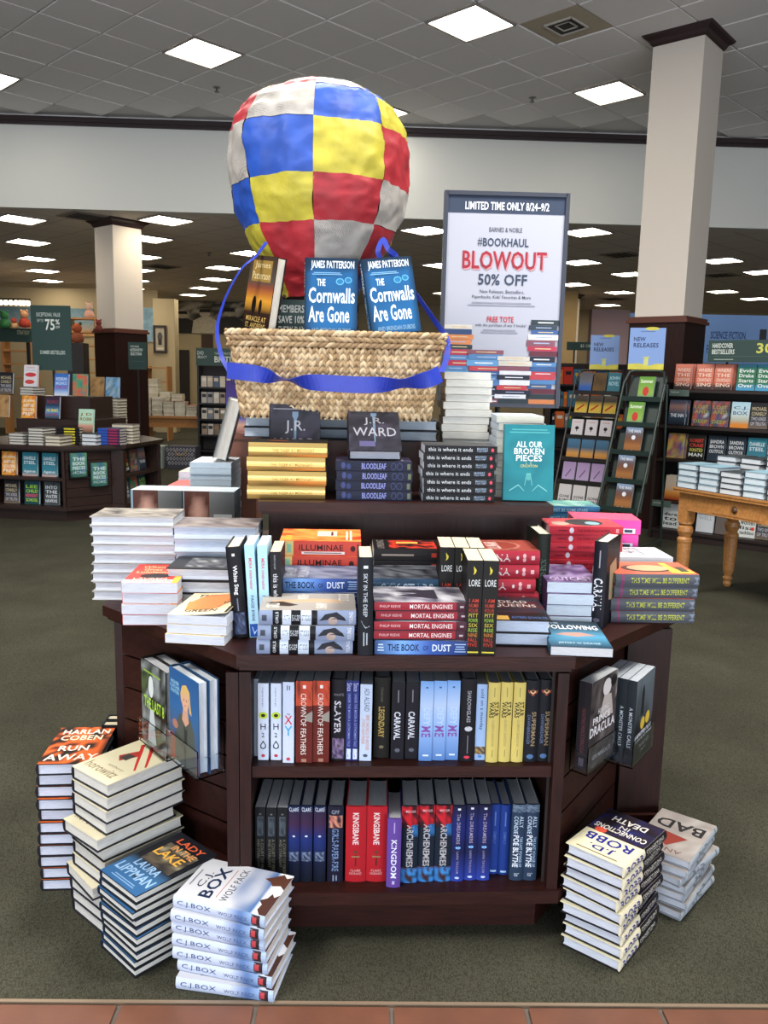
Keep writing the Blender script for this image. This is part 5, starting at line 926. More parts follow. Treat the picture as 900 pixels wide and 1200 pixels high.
def bpos(a, z, lift=0):
    r_ = rad(z) * (1 - .035 * abs(math.sin(4 * (a)))) if False else rad(z) * (1 - .02 * (1 - abs(math.cos(4 * a))))
    v = Vector((r_ * math.cos(a), r_ * math.sin(a), z)); nd = Vector((math.cos(a), math.sin(a), .3)).normalized()
    k = .017 * noise.noise(v * 4.5) + .008 * noise.noise(v * 12 + Vector((3, 1, 2))) - .012 * abs(noise.noise(v * 17 + Vector((9, 2, 4)))) - .005 * abs(noise.noise(v * 40))
    return v + nd * (k + lift)
for ri in range(6):
    for g in range(8):
        col = rows_c[ri][g]; b = MB(); n = 20; m_ = 20; lift = .0006 * ((ri * 3 + g) % 4)
        i0 = 0; a0 = math.pi / 4 * g + math.pi / 2; 
        for j in range(m_ + 1):
            for i in range(n + 1):
                a = a0 + math.pi / 4 * i / n; z = rowz[ri] + (rowz[ri + 1] - rowz[ri]) * j / m_
                a += .02 * noise.noise(Vector((g * 3 + round(i / n) * 1.0, z * 12, 0))) if i in (0, n) else 0
                b.v.append(tuple(bpos(a, min(z, .3149), lift))); b.c.append(None)
        for j in range(m_):
            for i in range(n): q = j * (n + 1) + i; b.f.append((q, q + 1, q + n + 2, q + n + 1))
        b.v = [(p[0] * BS, p[1] * BS, p[2] * BS) for p in b.v]; b.obj('patch', paint(col), bl, smooth=True)
b = MB(); b.lathe([(.0, -.41), (.125, -.41), (.135, -.40), (.13, -.385), (0, -.385)], 20); b.obj('mouth_ring', mat('mouth_ring', '#2c1c1c', .7), bl)
b = MB(); b.tube([(0, 0, -.40), (0, 0, zb2 - bc.z + .001)], .012, 10); b.obj('support_rod', mat('support_rod', '#6c5840', .6), bl)

# ribbons
M_rib = mat('blue_ribbon', '#2438a4', .45, noise_amt=.08, nscale=40)
def ribbon(pts, w_, label, tw=None, up=Vector((0, 0, 1))):
    """pts path; tw: width direction angle along the path"""
    n = 60; P = []
    pts = [Vector(p) for p in pts]
    def cr_(t):
        t *= len(pts) - 1; i = min(int(t), len(pts) - 2); f = t - i; p0, p1, p2, p3 = pts[max(i - 1, 0)], pts[i], pts[i + 1], pts[min(i + 2, len(pts) - 1)]
        return .5 * ((2 * p1) + (p2 - p0) * f + (2 * p0 - 5 * p1 + 4 * p2 - p3) * f * f + (3 * p1 - p0 - 3 * p2 + p3) * f ** 3)
    b = MB(); cs = [cr_(k / n) for k in range(n + 1)]; o0 = cs[0].copy()
    for k in range(n + 1):
        t = (cs[min(k + 1, n)] - cs[max(k - 1, 0)]).normalized(); s1 = t.cross(Vector((0, -1, 0))).normalized(); s2 = t.cross(s1).normalized()
        a = tw(k / n) if tw else 0; d_ = (s1 * math.cos(a) + s2 * math.sin(a)) * w_ / 2; nn = t.cross(d_).normalized() * .0006
        for q in (cs[k] - d_ - nn, cs[k] + d_ - nn, cs[k] + d_ + nn, cs[k] - d_ + nn): b.v.append(tuple(q - o0)); b.c.append(None)
    for k in range(n):
        for m in range(4): b.f.append((k * 4 + m, k * 4 + (m + 1) % 4, (k + 1) * 4 + (m + 1) % 4, (k + 1) * 4 + m))
    o = b.obj('ribbon', M_rib); o.location = o0; tag(o, label, 'ribbon', 'blue ribbons of the balloon'); return o
fy = 2.87 - .2 - .03
def rp(x, y, Y): return at(x, y, Y)
ribbon([rp(266, 434, fy + .03), rp(300, 438, fy - .006), rp(340, 446, fy - .010), rp(385, 449, fy - .012), rp(425, 451, fy - .012), rp(465, 450, fy - .010), rp(500, 445, fy - .002), rp(516, 438, fy + .035)], .052, 'wide blue ribbon twisted across the front of the basket',
       tw=lambda t: 1.35 * math.exp(-((t - .27) / .07) ** 2) + .9 * math.exp(-((t - .74) / .08) ** 2) + .12)
ribbon([rp(312, 284, 2.78), rp(300, 300, 2.74), rp(283, 315, 2.72), rp(266, 345, 2.72), rp(256, 375, 2.72), rp(255, 395, 2.71), rp(260, 418, 2.70), rp(268, 434, fy + .03)], .014, 'narrow blue ribbon from the balloon down the far end of the basket', tw=lambda t: .5 + .5 * math.sin(t * 5))
ribbon([rp(455, 290, 2.80), rp(470, 322, 2.87), rp(490, 348, 2.90), rp(508, 374, 2.88), rp(524, 398, 2.84), rp(523, 420, 2.76), rp(517, 436, fy + .04)], .018, 'narrow blue ribbon from the balloon down the poster end of the basket', tw=lambda t: .5 + .4 * math.sin(t * 6))
ribbon([rp(447, 306, 2.76), rp(443, 294, 2.745), rp(449, 281, 2.745), rp(455, 292, 2.745), rp(464, 300, 2.77), rp(459, 310, 2.78)], .016, 'small blue ribbon loop stuck on the balloon above the tilted book')

# ================================================================== sale poster on a stand
pp = at(589, 355, 3.95); pe = empty('poster_stand', (pp.x, 3.95, 0), R(1.5)); tag(pe, 'framed white sale poster with red capitals on a floor stand', 'poster')
pw, ph_ = .548, .945; pz = at(586, 474, 3.95).z
b = MB(); b.box(-pw / 2, .0, pz, pw / 2, .02, pz + ph_); b.obj('poster_board', M_white, pe)
fr = mat('poster_frame', '#333845', .45, metal=.2)
for n_, q in enumerate(((-pw / 2 - .012, -.012, pz - .012, -pw / 2 + .006, .03, pz + ph_ + .012), (pw / 2 - .006, -.012, pz - .012, pw / 2 + .012, .03, pz + ph_ + .012), (-pw / 2, -.012, pz + ph_ - .006, pw / 2, .03, pz + ph_ + .012), (-pw / 2, -.012, pz - .012, pw / 2, .03, pz + .006))):
    b = MB(); b.box(*q); b.obj('frame_bar', fr, pe)
b = MB(); b.tube([(0, .02, .02), (0, .02, pz)], .012, 10); b.obj('pole', M_black, pe)
b = MB(); b.lathe([(.2, 0), (.2, .012), (.03, .025)], 24, 0, .02); b.obj('base', M_black, pe)
els = [('r', 0, .917, 1, 1, '#25344c'), ('b', 'LIMITED TIME ONLY 8/24–9/2', .15, .932, .86, .97, '#dfe3ea'), ('t', 'BARNES & NOBLE', .36, .83, .64, .852, '#3a3c48'), ('t', '#', .265, .762, .305, .802, '#3a4658'), ('b', 'BOOKHAUL', .31, .762, .70, .802, '#2a3850'),
       ('b', 'BLOWOUT', .15, .648, .87, .735, '#c08890'), ('b', 'BLOWOUT', .14, .654, .86, .741, '#8f1c30'), ('b', '50% OFF', .28, .578, .70, .632, '#2a3850'), ('t', 'New Releases, Bestsellers,', .3, .537, .68, .556, '#3a4250'), ('t', "Paperbacks, Kids' Favorites & More", .235, .51, .74, .53, '#3a4250'), ('l', .2, .476, .78, .5, 2, '#8a8e9c'),
       ('b', 'FREE TOTE', .37, .40, .60, .428, '#b4303c'), ('t', 'with the purchase of any 3 books!', .27, .375, .71, .393, '#3a4250'), ('l', .32, .345, .64, .368, 2, '#8a8e9c')]
rnd = random.Random(5)
def pstack(x0, x1, ytop, y0=.0, hs=.024):
    y = y0; cols = ['#2c4470', '#5c2838', '#b8404c', '#34588c', '#c8c4bc', '#1c2438', '#4c7cb0', '#a8304c', '#2c3c4c', '#d8dce4', '#3c6c9c', '#7c4c5c', '#c87c4c', '#24343c', '#5c94c4']
    while y < ytop - hs * .5:
        h_ = hs * rnd.uniform(.8, 1.25); dx = rnd.uniform(-.02, .02); c = rnd.choice(cols)
        xa, xb = max(0.005, x0 + dx), min(.995, x1 + dx + rnd.uniform(-.02, .02)); els.append(('r', xa, y, xb, y + h_ * .94, c)); m = (y + h_ * .47)
        if rnd.random() < .75: els.append(('l', xa + (xb - xa) * .25, m - h_ * .22, xa + (xb - xa) * .8, m + h_ * .22, 1, rnd.choice(['#d8dce4', '#c8b48c', '#98a8c4'])))
        y += h_
pstack(.74, .995, .42); pstack(.005, .24, .385); pstack(.22, .52, .275, hs=.026); pstack(.48, .76, .235, hs=.022)
sign_print(pe, pw - .008, ph_ - .008, pz + .004, els, y=-.001, parent_name='poster_print')

# ================================================================== the shop beyond
def on_plane(px, py, o, d_):
    """where the sight line through a pixel meets the vertical plane through o along d_"""
    r_ = ray(px, py); n = Vector((-d_[1], d_[0])); t = (n.x * o[0] + n.y * o[1]) / (n.x * r_.x + n.y * r_.y)
    return Vector((r_.x * t, r_.y * t, H + r_.z * t))
GH = 'books on the wall case of discounted hardcovers'; GT = 'books on the pine table'; GL = 'books on the far octagonal display'; GR = 'books on the wire rack'; GK = 'books on the black rack beside the poster'
M_bk = mat('case_wood', '#241815', .45, noise_amt=.2, nscale=9, stretch=(1, 8, 8))

# ---- wall case of hardcovers
A0 = Vector((2.530, 7.808)); rzc = -38.5; dc = Vector((math.cos(R(rzc)), math.sin(R(rzc)))); nc_ = Vector((dc.y, -dc.x))
e = empty('bookcase', (A0.x, A0.y, 0), R(rzc)); tag(e, 'tall dark bookcase with face-out hardcovers beside the large pillar', 'bookcase')
CL = 2.3
b = MB(); b.box(0, .0, 0, .03, .34, 1.47); b.obj('side_panel', M_bk, e); b = MB(); b.box(CL - .03, .0, 0, CL, .34, 1.47); b.obj('side_panel', M_bk, e)
b = MB(); b.box(.03, .31, 0, CL - .03, .34, 1.47); b.obj('back_panel', M_dark, e)
for z in (.1, .37, .765, 1.075, 1.405):
    b = MB(); b.box(.031, .0, z - .025, CL - .031, .309, z); b.obj('shelf', M_bk, e)
b = MB(); b.box(.031, .03, 0, CL - .031, .05, .075); b.obj('kick_board', M_bk, e)
rows = [(1.405, [('coral', 801), ('coral', 826), ('coral', 848), ('evvie', 875), ('evvie', 898)]), (1.075, [('inn', 794), ('deep2', 822), ('deep2', 844), ('box2', 868), ('conn2', 890)]),
        (.765, [('purp2', 792), ('crais', 816), ('sandra', 840), ('sandra', 863), ('steel', 887)]), (.37, [('orangefig', 790), ('water', 815), ('plainwhite', 838), ('coral', 862), ('box2', 886)]), (.1, [('lead', 786), ('greybk', 827), ('plainwhite2', 850), ('lisa', 877), ('conn2', 898)])]
rn = ['top row', 'second row', 'third row', 'fourth row', 'lowest row']
for ri, (z, its) in enumerate(rows):
    fo = A0 + Vector((-nc_.x, -nc_.y)) * (.09)
    for k, (key, px) in enumerate(its):
        q = on_plane(px, (438, 480, 522, 560, 604)[ri], fo, dc)
        place(key, (q.x, q.y, z + .001), rzc, 'face', f"{SHORT.get(key, DS[key]['desc'])}, {ORDR[k]} from the pillar in the {rn[ri]}", GH, rx=-7)
        if ri < 4 and k % 2 == 0:
            s = Vector((-nc_.x, -nc_.y)) * .05 + dc * .012
            place(key, (q.x + s.x, q.y + s.y, z + .001), rzc, 'face', f"{SHORT.get(key, DS[key]['desc'])} behind its copy, {ORDR[k]} from the pillar, {rn[ri]}", GH, rx=-7)
se = empty('sale_sign', (*(A0 + dc * .42 + nc_ * -.02), 1.655), R(rzc)); tag(se, 'long dark green sign offering 30 percent off hardcover bestsellers', 'sign', 'green sale signs')
b = MB(); b.box(0, 0, 0, 1.1, .012, .19); b.obj('board', M_sign, se)
for xx in (.1, 1.0): b = MB(); b.box(xx, .2, -.185, xx + .02, .21, .1); b.box(xx, .012, .06, xx + .02, .21, .08); b.obj('bracket', M_black, se)
sign_print(se, 1.1, .19, 0, [('b', 'HARDCOVER', .03, .64, .19, .86, '#ccd4cc'), ('b', 'BESTSELLERS', .03, .36, .205, .58, '#ccd4cc'), ('b', '30%', .37, .4, .58, .86, '#c8c85c'), ('r', .05, .26, .95, .275, '#4c645c'), ('l', .05, .08, .2, .16, 1, '#9ca89c')], y=0, x0=0)
# small shelf talkers
for k, (z, px) in enumerate(((1.375, 793), (.34, 782))):
    q = on_plane(px, 500, A0 + nc_ * .012, dc); tb = empty('shelf_label', (q.x, q.y, z - .03), R(rzc)); tag(tb, ('small grey-green shelf card under the coral hardcovers', 'small grey-green shelf card above the white italic-titled hardcover')[k], 'label', 'shelf cards')
    b = MB(); b.box(-.09, -.004, 0, .09, 0, .06); b.obj('card', mat('shelf_card', '#4c5c54', .5), tb); sign_print(tb, .18, .06, 0, [('t', 'Hardcover', .08, .45, .5, .75, '#c4ccc4')], y=-.004)

# ---- blue banner for the genre behind
bn = at(737, 395, 10.3); e = empty('genre_banner', (bn.x, 10.3, 0), R(-1)); tag(e, 'long sky-blue banner naming science fiction, fantasy and adventure', 'banner')
zb_, zt2 = at(800, 425, 10.3).z, at(800, 368, 10.3).z
b = MB(); b.box(0, 0, zb_, 2.4, .02, zt2); b.obj('board', mat('banner_blue', '#6f94c8', .5), e)
for xx in (.02, 2.34): b = MB(); b.box(xx, .03, 0, xx + .03, .05, zb_ + .1); b.obj('post', M_black, e)
sign_print(e, 2.4, zt2 - zb_, zb_, [('b', 'SCIENCE FICTION,', .41, .48, .59, .66, '#243c6c'), ('b', 'FANTASY & ADVENTURE', .395, .2, .63, .38, '#243c6c'), ('r', .655, .12, .69, .72, '#2c2c34'), ('e', .71, .45, .015, .2, '#8c7468'), ('r', .73, .1, .78, .7, '#34507c'), ('p', [(0, 0), (0, .14), (.1, .08), (.2, .1), (.3, 0)], '#c8c04c')], y=0, x0=0)

# ---- pine table with turned legs
T0 = Vector((1.985, 5.717)); rt = -60.5; dt = Vector((math.cos(R(rt)), math.sin(R(rt)))); nt = Vector((-dt.y, dt.x))
e = empty('pine_table', (T0.x, T0.y, 0), R(rt)); tag(e, 'honey pine table with turned legs piled with pale-edged books', 'table')
TL, TWd, TZ = 1.75, .66, .75
b = MB(); b.prism([(0, .02), (.02, 0), (TL - .02, 0), (TL, .02), (TL, TWd - .02), (TL - .02, TWd), (.02, TWd), (0, TWd - .02)], TZ - .012, TZ); b.prism([(.006, .026), (.026, .006), (TL - .026, .006), (TL - .006, .026), (TL - .006, TWd - .026), (TL - .026, TWd - .006), (.026, TWd - .006), (.006, TWd - .026)], TZ - .03, TZ - .012); b.obj('table_top', M_pine, e)
za, zb3 = TZ - .155, TZ - .03
for q in ((.12, .045, TL - .12, .065), (.12, TWd - .065, TL - .12, TWd - .045), (.045, .12, .065, TWd - .12), (TL - .065, .12, TL - .045, TWd - .12)): b = MB(); b.box(q[0], q[1], za, q[2], q[3], zb3); b.obj('apron', M_pine, e)
b = MB(); b.lathe([(0.0, 0), (.02, .0), (.024, .006), (.018, .014), (.012, .02)], 16); kb_ = b; kb = b.obj('drawer_knob', mat('dark_knob', '#4c3420', .35), e); kb.location = (.50, .045, TZ - .095); kb.rotation_euler = (R(90), 0, 0)
b = MB(); b.box(.32, .041, za + .015, .68, .0455, zb3 - .012); dr = b.obj('drawer_front', M_pine, e); kb.parent = dr
lp = [(.022, 0), (.03, .02), (.024, .04), (.034, .055), (.034, .065), (.026, .075), (.038, .12), (.044, .26), (.046, .36), (.05, .375), (.05, .39), (.038, .405), (.044, .42), (.054, .445), (.05, .475), (.036, .49), (.05, .50), (.05, .515)]
for (lx, ly) in ((.085, .085), (TL - .085, .085), (.085, TWd - .085), (TL - .085, TWd - .085)):
    b = MB(); b.lathe(lp, 20, lx, ly); b.box(lx - .04, ly - .04, .515, lx + .04, ly + .04, zb3); b.obj('leg', M_pine, e)
def tloc(lx, ly): p = T0 + dt * lx + nt * ly; return (p.x, p.y, TZ)
plainbk('tblue', 'pale-edged hardcover with light-blue jacket', '#8fb4c6', '#c8d8e2', .041, s='#2c3a44')
plainbk('tdark', 'pale-edged hardcover with dark jacket', '#3a4044', '#ced4da', .036)
for k, key in enumerate(('tblue', 'tblue', 'tdark', 'tblue', 'tdark', 'tblue')):
    stack([key] * 4, tloc(.115 + k * .175, .02), 'tail', rt, f"the {ORDR[k]} front pile from the table corner", GT, jx=.003, jr=1)
for k, key in enumerate(('tdark', 'tdark', 'tblue')):
    stack([key] * 6, tloc(.22 + k * .19, .275), 'tail', rt, f"the {ORDR[k]} middle pile on the pine table", GT, jx=.003, jr=1) if k < 2 else None
for k in range(3):
    stack(['tdark'] * 9, tloc(.42 + k * .19, .27), 'tail', rt, f"the {ORDR[k]} tall pile on the pine table", GT, jx=.003, jr=1) if k > 0 else None
p = tloc(.57, .36); place('tdark', (p[0], p[1], TZ + 9 * .0372 + .003), rt + 12, 'stand', 'dark hardcover leaning on top of a tall pile on the pine table', GT, ry=17)

# ---- racks with face-out paperbacks
def rack(cx, cy, rz, tiers, w_, label, m, ztop):
    e = empty('wire_rack', (cx, cy, 0), R(rz)); tag(e, label, 'rack', 'tilted display racks'); h = w_ / 2
    ST_ = .52; YT = lambda z: .10 - ST_ * (1 - z / ztop)
    for s in (-1, 1):
        b = MB(); b.tube([(s * h, .02 - ST_, .0), (s * h, .04 - ST_ * .66, .34 * ztop), (s * h, .02, ztop * .93), (s * (h - .03), .06, ztop - .01), (s * (h - .07), .07, ztop)], .011, 8); b.obj('front_tube', m, e)
        b = MB(); b.tube([(s * h, .20, .0), (s * h, .08, ztop * .93)], .011, 8); b.obj('rear_tube', m, e)
        b = MB(); b.tube([(s * h, .03 - ST_, .06), (s * h, .20, .06)], .008, 6); b.obj('foot_rail', m, e)
    b = MB(); b.tube([(-(h - .07), .07, ztop), (h - .07, .07, ztop)], .011, 8); b.obj('top_rail', m, e)
    for z in tiers:
        y = YT(z)
        b = MB(); b.box(-h + .012, y - .05, z - .012, h - .012, y + .045, z); b.box(-h + .012, y - .055, z - .012, h - .012, y - .05, z + .03); b.obj('shelf', m, e)
        b = MB(); b.quad((-h + .02, y + .05, z), (h - .02, y + .05, z), (h - .02, y + .11, z + .21), (-h + .02, y + .11, z + .21)); b.quad((-h + .02, y + .054, z), (-h + .02, y + .114, z + .21), (h - .02, y + .114, z + .21), (h - .02, y + .054, z)); b.obj('rest', m, e)
    return lambda lx, z: (Vector((cx, cy)) + Vector((math.cos(R(rz)), math.sin(R(rz)))) * lx + Vector((-math.sin(R(rz)), math.cos(R(rz)))) * (YT(z) - .005))
tz = [.37, .61, .85, 1.09, 1.31]
rk = rack(2.235, 7.32, -40, tz, .37, 'dark green slanted wire rack holding five childrens books', M_green, 1.56)
b = MB(); b.box(-.21, -.24, .06, .21, -.22, .26)
for z, key, lx, w_ in zip(tz[::-1], ('kids', 'kids', 'bear', 'bear', 'bear'), (.02, -.03, .0, -.02, .02), ('top', 'second', 'third', 'fourth', 'lowest')):
    q = rk(lx, z); place(key, (q.x, q.y, z + .002), -40, 'face', f"{DS[key]['desc']} on the {w_} tier of the green rack", GR, rx=-12)
def topsign(cx, cy, z, rz, label):
    s = empty('promo_sign', (cx, cy, z), R(rz)); tag(s, label, 'sign', 'blue signs above the racks')
    b = MB(); b.box(-.15, 0, 0, .15, .01, .36); b.obj('board', mat('sign_blue', '#7796cc', .5), s); b = MB(); b.box(-.02, .01, 0, .02, .02, .12); b.obj('stem', M_black, s)
    sign_print(s, .3, .36, 0, [('p', [(0, 0), (0, .13), (.3, .15), (.55, .09), (.8, .15), (1, .14), (1, 0)], '#c8c04c'), ('p', [(.42, .1), (.44, .28), (.38, .3), (.6, .32), (.56, .28), (.56, .1)], '#c4c878'), ('b', 'NEW', .12, .68, .45, .78, '#243458'), ('b', 'RELEASES', .12, .53, .82, .64, '#243458'), ('e', .62, .98, .2, .04, '#c8c04c'), ('l', .3, .9, .7, .93, 1, '#3c5488')], y=0)
topsign(2.275, 7.415, 1.573, -14, 'sky-blue sign on the green rack in front of the dark pillar casing')
tz2 = [.16, .395, .63, .865, 1.10, 1.335]
M_rk2 = mat('black_rack', '#1c1a18', .45)
rk2 = rack(2.27, 9.0, -36, tz2, .54, 'black slanted rack of face-out paperbacks between poster and green rack', M_rk2, 1.58)
rows2 = [('bomb', 0), ('lilac', 0), ('sunset', 0), ('spade', 0), ('cherry', 0), ('cherry', 0)]
for ti, (z, (k1, k2)) in enumerate(zip(tz2, rows2)):
    for i in range(3):
        q = rk2(-.16 + i * .16, z); kk = k1 if ti < 5 else ('greynov', 'brownnov', 'tealnov')[i]
        place(kk, (q.x, q.y, z + .002), -36, 'face', f"{DS[kk]['desc']}, {ORDR[i]} from the poster on the {('lowest', 'fifth', 'fourth', 'third', 'second', 'top')[ti]} tier", GK, rx=-12)
topsign(2.33, 9.065, 1.593, -12, 'sky-blue sign between the poster and the green rack')

# ---- far fiction case behind the black rack
def far_case(x0, x1, Y, tiers, label, m=M_bk, ztop=None):
    e = empty('bookcase', (x0, Y, 0)); tag(e, label, 'bookcase'); w_ = x1 - x0; ztop = ztop or tiers[-1] + .3
    for xx in (0, w_ - .03): b = MB(); b.box(xx, 0, 0, xx + .03, .3, ztop); b.obj('side_panel', m, e)
    b = MB(); b.box(.03, .27, 0, w_ - .03, .3, ztop); b.obj('back_panel', M_dark, e)
    for z in tiers: b = MB(); b.box(.031, 0, z - .025, w_ - .031, .269, z); b.obj('shelf', m, e)
    return e
fx0, fx1 = at(645, 440, 12.0).x, at(745, 440, 12.0).x
far_case(fx0, fx1, 12.0, [.2, .5, .8, 1.1, 1.42], 'dark bookcase of colourful novels behind the black rack', ztop=1.72)
farcols = ['#8c3430', '#c8b8a0', '#2c8078', '#2c5088', '#3c6c84', '#b83428', '#5c2c24', '#c86430', '#24242c', '#7c7c80', '#b07c60', '#384c38']
k = 0
for z, xs_ in ((1.42, 11), (1.1, 11), (.8, 8)):
    b = MB(); x = fx0 + .06
    while x < fx1 - .16:
        wd = random.choice([.05, .13, .15, .04]); hh = random.uniform(.2, .25); c = hx(random.choice(farcols)); b.box(x, 12.03, z + .001, x + wd, 12.2, z + hh, c); b.box(x + wd * .2, 12.027, z + hh * .55, x + wd * .8, 12.03, z + hh * .75, hx(random.choice(['#d8d0c0', '#c8a040', '#202024']))); x += wd + .008
    o = b.obj('distant_novels', M_ink); tag(o, 'mixed colourful novels on the ' + ('top', 'middle', 'lower')[k] + ' shelf of the case behind the black rack', 'books', kind='stuff'); k += 1
s = empty('header_sign', (at(666, 409, 11.9).x, 12.005, 1.90)); tag(s, 'small dark green header sign above the far novels', 'sign', 'green sale signs')
b = MB(); b.box(0, 0, 0, .55, .015, .115); b.obj('board', M_sign, s); b = MB(); b.box(.1, .004, -.18, .12, .012, 0); b.box(.43, .004, -.18, .45, .012, 0); b.obj('bracket', M_black, s)
sign_print(s, .55, .115, 0, [('t', '$5 Off Fiction', .35, .3, .92, .72, '#c4ccc4')], y=0, x0=0)

# ---- second small table behind the display with pale piles
e = empty('side_table', (-.66, 4.45, 0)); tag(e, 'plain dark table mostly hidden behind the octagonal display', 'table')
b = MB(); b.box(-.46, -.30, .76, .46, .36, .79); b.obj('table_top', M_bk, e)
for sx in (-1, 1):
    for sy in (-.26, .32): b = MB(); b.box(sx * .42 - .025, sy - .025, 0, sx * .42 + .025, sy + .025, .76); b.obj('leg', M_bk, e)
GS = 'books on the table behind the display'
stack(['salmon'] * 3, (-1.02, 4.17, .79), 'tail', 0, 'the outer front pile on the table behind', GS)
stack(['salmon'] * 3, (-.865, 4.17, .79), 'tail', 0, 'the inner front pile on the table behind', GS)
stack(['creamtop'] * 4, (-1.03, 4.42, .79), 'tail', 0, 'the outer rear pile on the table behind', GS)
stack(['graytop'] * 4, (-.86, 4.42, .79), 'tail', 0, 'the inner rear pile on the table behind', GS)
stack(['silverstk'] * 17, (-.86, 4.66, .79), 'fore', 0, 'the tall pale pile on the table behind', GS, jx=.002, jr=.4, center=False) if False else stack(['silverstk'] * 14, (-.70, 4.19, .79), 'fore', 0, 'the tall pale pile beside the wooden block', GS, jx=.002, jr=.4) if False else None
xw = at(252, 540, 3.55).x
xw = at(283, 508, 3.42).x; sp2 = empty('book_plinth', (xw - .1, 3.425, ZT + .001)); tag(sp2, 'reddish wooden block behind the gold foil books carrying a violet paperback', 'plinth')
zpl = at(283, 508, 3.42).z
b = MB(); b.box(.03, -.07, 0, .17, .07, zpl - ZT - .018); b.obj('body', mat('red_brown_wood', '#7c4f40', .5, noise_amt=.15, nscale=8), sp2); b = MB(); b.box(.02, -.08, zpl - ZT - .018, .18, .08, zpl - ZT); b.obj('cap', mat('red_brown_wood', '#7c4f40', .5), sp2)
q = at(284, 505, 3.40); place('undme', (q.x, 3.41, zpl + .003), 0, 'face', 'violet and blue paperback with white script standing on the wooden block', G1, rx=-6)
tp_ = at(252, 512, 3.18); nS = int((tp_.z - ZT) / .0222)
stack(['silverstk'] * min(15, nS), (tp_.x, 3.09, ZT), 'tail', 1, 'the pale pile with a leaning book', G1, jx=.001, jr=.3)
place('leanbk', (tp_.x + .02, 3.19, ZT + .002 + min(15, nS) * .0222), 186, 'stand', 'white-edged book leaning back on the tall pale pile', G1, ry=-15)

# ---- far octagonal display
LXc, LYc, LA, LZ = -3.33, 8.76, -.17, .74
le = fixture(LXc, LYc, LA, 'dark octagonal book display beyond the aisle', riser=False, zt=LZ, mt=M_darkwood, sh=.43)
def lloc(lx, ly, z=0): c, s = math.cos(LA), math.sin(LA); return Vector((LXc + lx * c - ly * s, LYc + lx * s + ly * c, z))
b = MB(); b.box(-.42, -.30, LZ, .42, .42, LZ + .22); b.box(-.30, -.12, LZ + .22, .30, .36, LZ + .45); b.obj('riser', M_darkwood, le)
ld = math.degrees(LA); ldir = Vector((math.cos(LA), math.sin(LA)))
def lface(key, px, py, ly, z, label, rz=0, rx=-8):
    o = lloc(0, ly); q = on_plane(px, py, (o.x, o.y), ldir); return place(key, (q.x, q.y, z + .001), ld + rz, 'face', label, GL, rx=rx)
for z, its, w_ in ((.43, (('golden', 12), ('steel', 36), ('steel', 59)), 'upper'), (.15, (('conn2', 13), ('child', 37), ('water', 60)), 'lower')):
    for k, (key, px) in enumerate(its): lface(key, px, 560, -.74, z, f"{DS[key]['desc']}, {ORDR[k]} face-out on the far display's {w_} shelf", rx=-4)
# two face-outs in holders on the slats
aL = lloc(.406, -.81); cL = lloc(.69, -.43); dL = Vector((cL.x - aL.x, cL.y - aL.y)).normalized(); nL = Vector((dL.y, -dL.x)); rzL = math.degrees(math.atan2(dL.y, dL.x))
for k, (px, py) in enumerate(((92, 545), (116, 556))):
    q = on_plane(px, py, (aL.x + nL.x * .035, aL.y + nL.y * .035), dL); z = q.z - .115
    holder(q.x, q.y, z, rzL, .185, .048, ('clear holder with the blue-green book nearer the shelves', 'clear holder with the blue-green book nearer the far corner')[k])
    place('daily', (q.x, q.y, z + .001), rzL, 'face', ('blue-green paperback on the slats nearer the shelves', 'blue-green paperback on the slats nearer the far corner')[k], GL)
# side case: leaning books
for zz, keys, w_ in ((.43, ('crais', 'deep2', 'inn'), 'upper'), (.15, ('water', 'tealbig', 'child'), 'lower')):
    for k, key in enumerate(keys):
        p = lloc(.73, -.24 + k * .19); place(key, (p.x, p.y, zz + .001), ld + 90, 'face', f"{SHORT.get(key, DS[key]['desc'])}, {ORDR[k]} in the far display's {w_} side bay", GL, rx=-6)
def lstack(key, n, px, ly, z0, where, facing='tail', yaw=0):
    o = lloc(0, ly); q = on_plane(px, 500, (o.x, o.y), ldir); return q, stack([key] * n, (q.x, q.y, z0), facing, ld + yaw, where, GL, jx=.002, jr=.8)
lstack('plainwhite', 4, 18, -.82, LZ, 'the second front pile of the far display')
lstack('plainwhite', 6, 41, -.82, LZ, 'the tall front pile of the far display')
lstack('plainwhite2', 3, 61, -.82, LZ, 'the low cream pile of the far display')
lstack('tdark', 3, 104, -.62, LZ, 'the small dark pile under the mint book')
lstack('purplestk', 6, 127, -.52, LZ, 'the two-coloured far pile', 'spine')
lstack('plainwhite2', 6, 143, -.30, LZ, 'the cream pile at the far display end', 'fore')
lface('mint', 100, 480, -.50, LZ + 3 * .0372, 'mint-green hardcover propped on a small dark pile')
lstack('yellowstk', 6, 80, -.58, LZ, 'the yellow-marked far pile', 'spine')
lface('golden', 33, 462, -.36, LZ + .001, 'orange and yellow hardcover propped behind the front piles', rx=-6) if False else None
lface('golden', 33, 462, -.42, LZ + 6 * .0272 + .0, 'orange and yellow hardcover propped on the tall front pile', rx=-6) if False else None
zA = LZ + .22; zB = LZ + .45
lstack('plainwhite', 8, 14, .0, zA, 'the inner pale pile of the far display step') if False else None
lstack('plainwhite', 7, 86, -.10, zA, 'the pale pile on the far display step')
lface('golden', 33, 470, -.26, zA, 'orange and yellow hardcover on the far display step')
lface('noman', 61, 470, -.26, zA, 'dark-blue hardcover with yellow capitals on the far display step')
lface('brownbk', 2, 470, -.26, zA, 'brown hardcover cut by the picture edge on the far display step')
lstack('plainwhite', 3, 33, -.06, zB, 'the pale pile under the red-lips hardcover')
lface('lips', 35, 430, -.05, zB + 3 * .0272, 'pale hardcover with red lips on the far display') if False else None
lface('lips', 35, 430, -.115, zB, 'pale hardcover with red lips on the far display top') if False else None
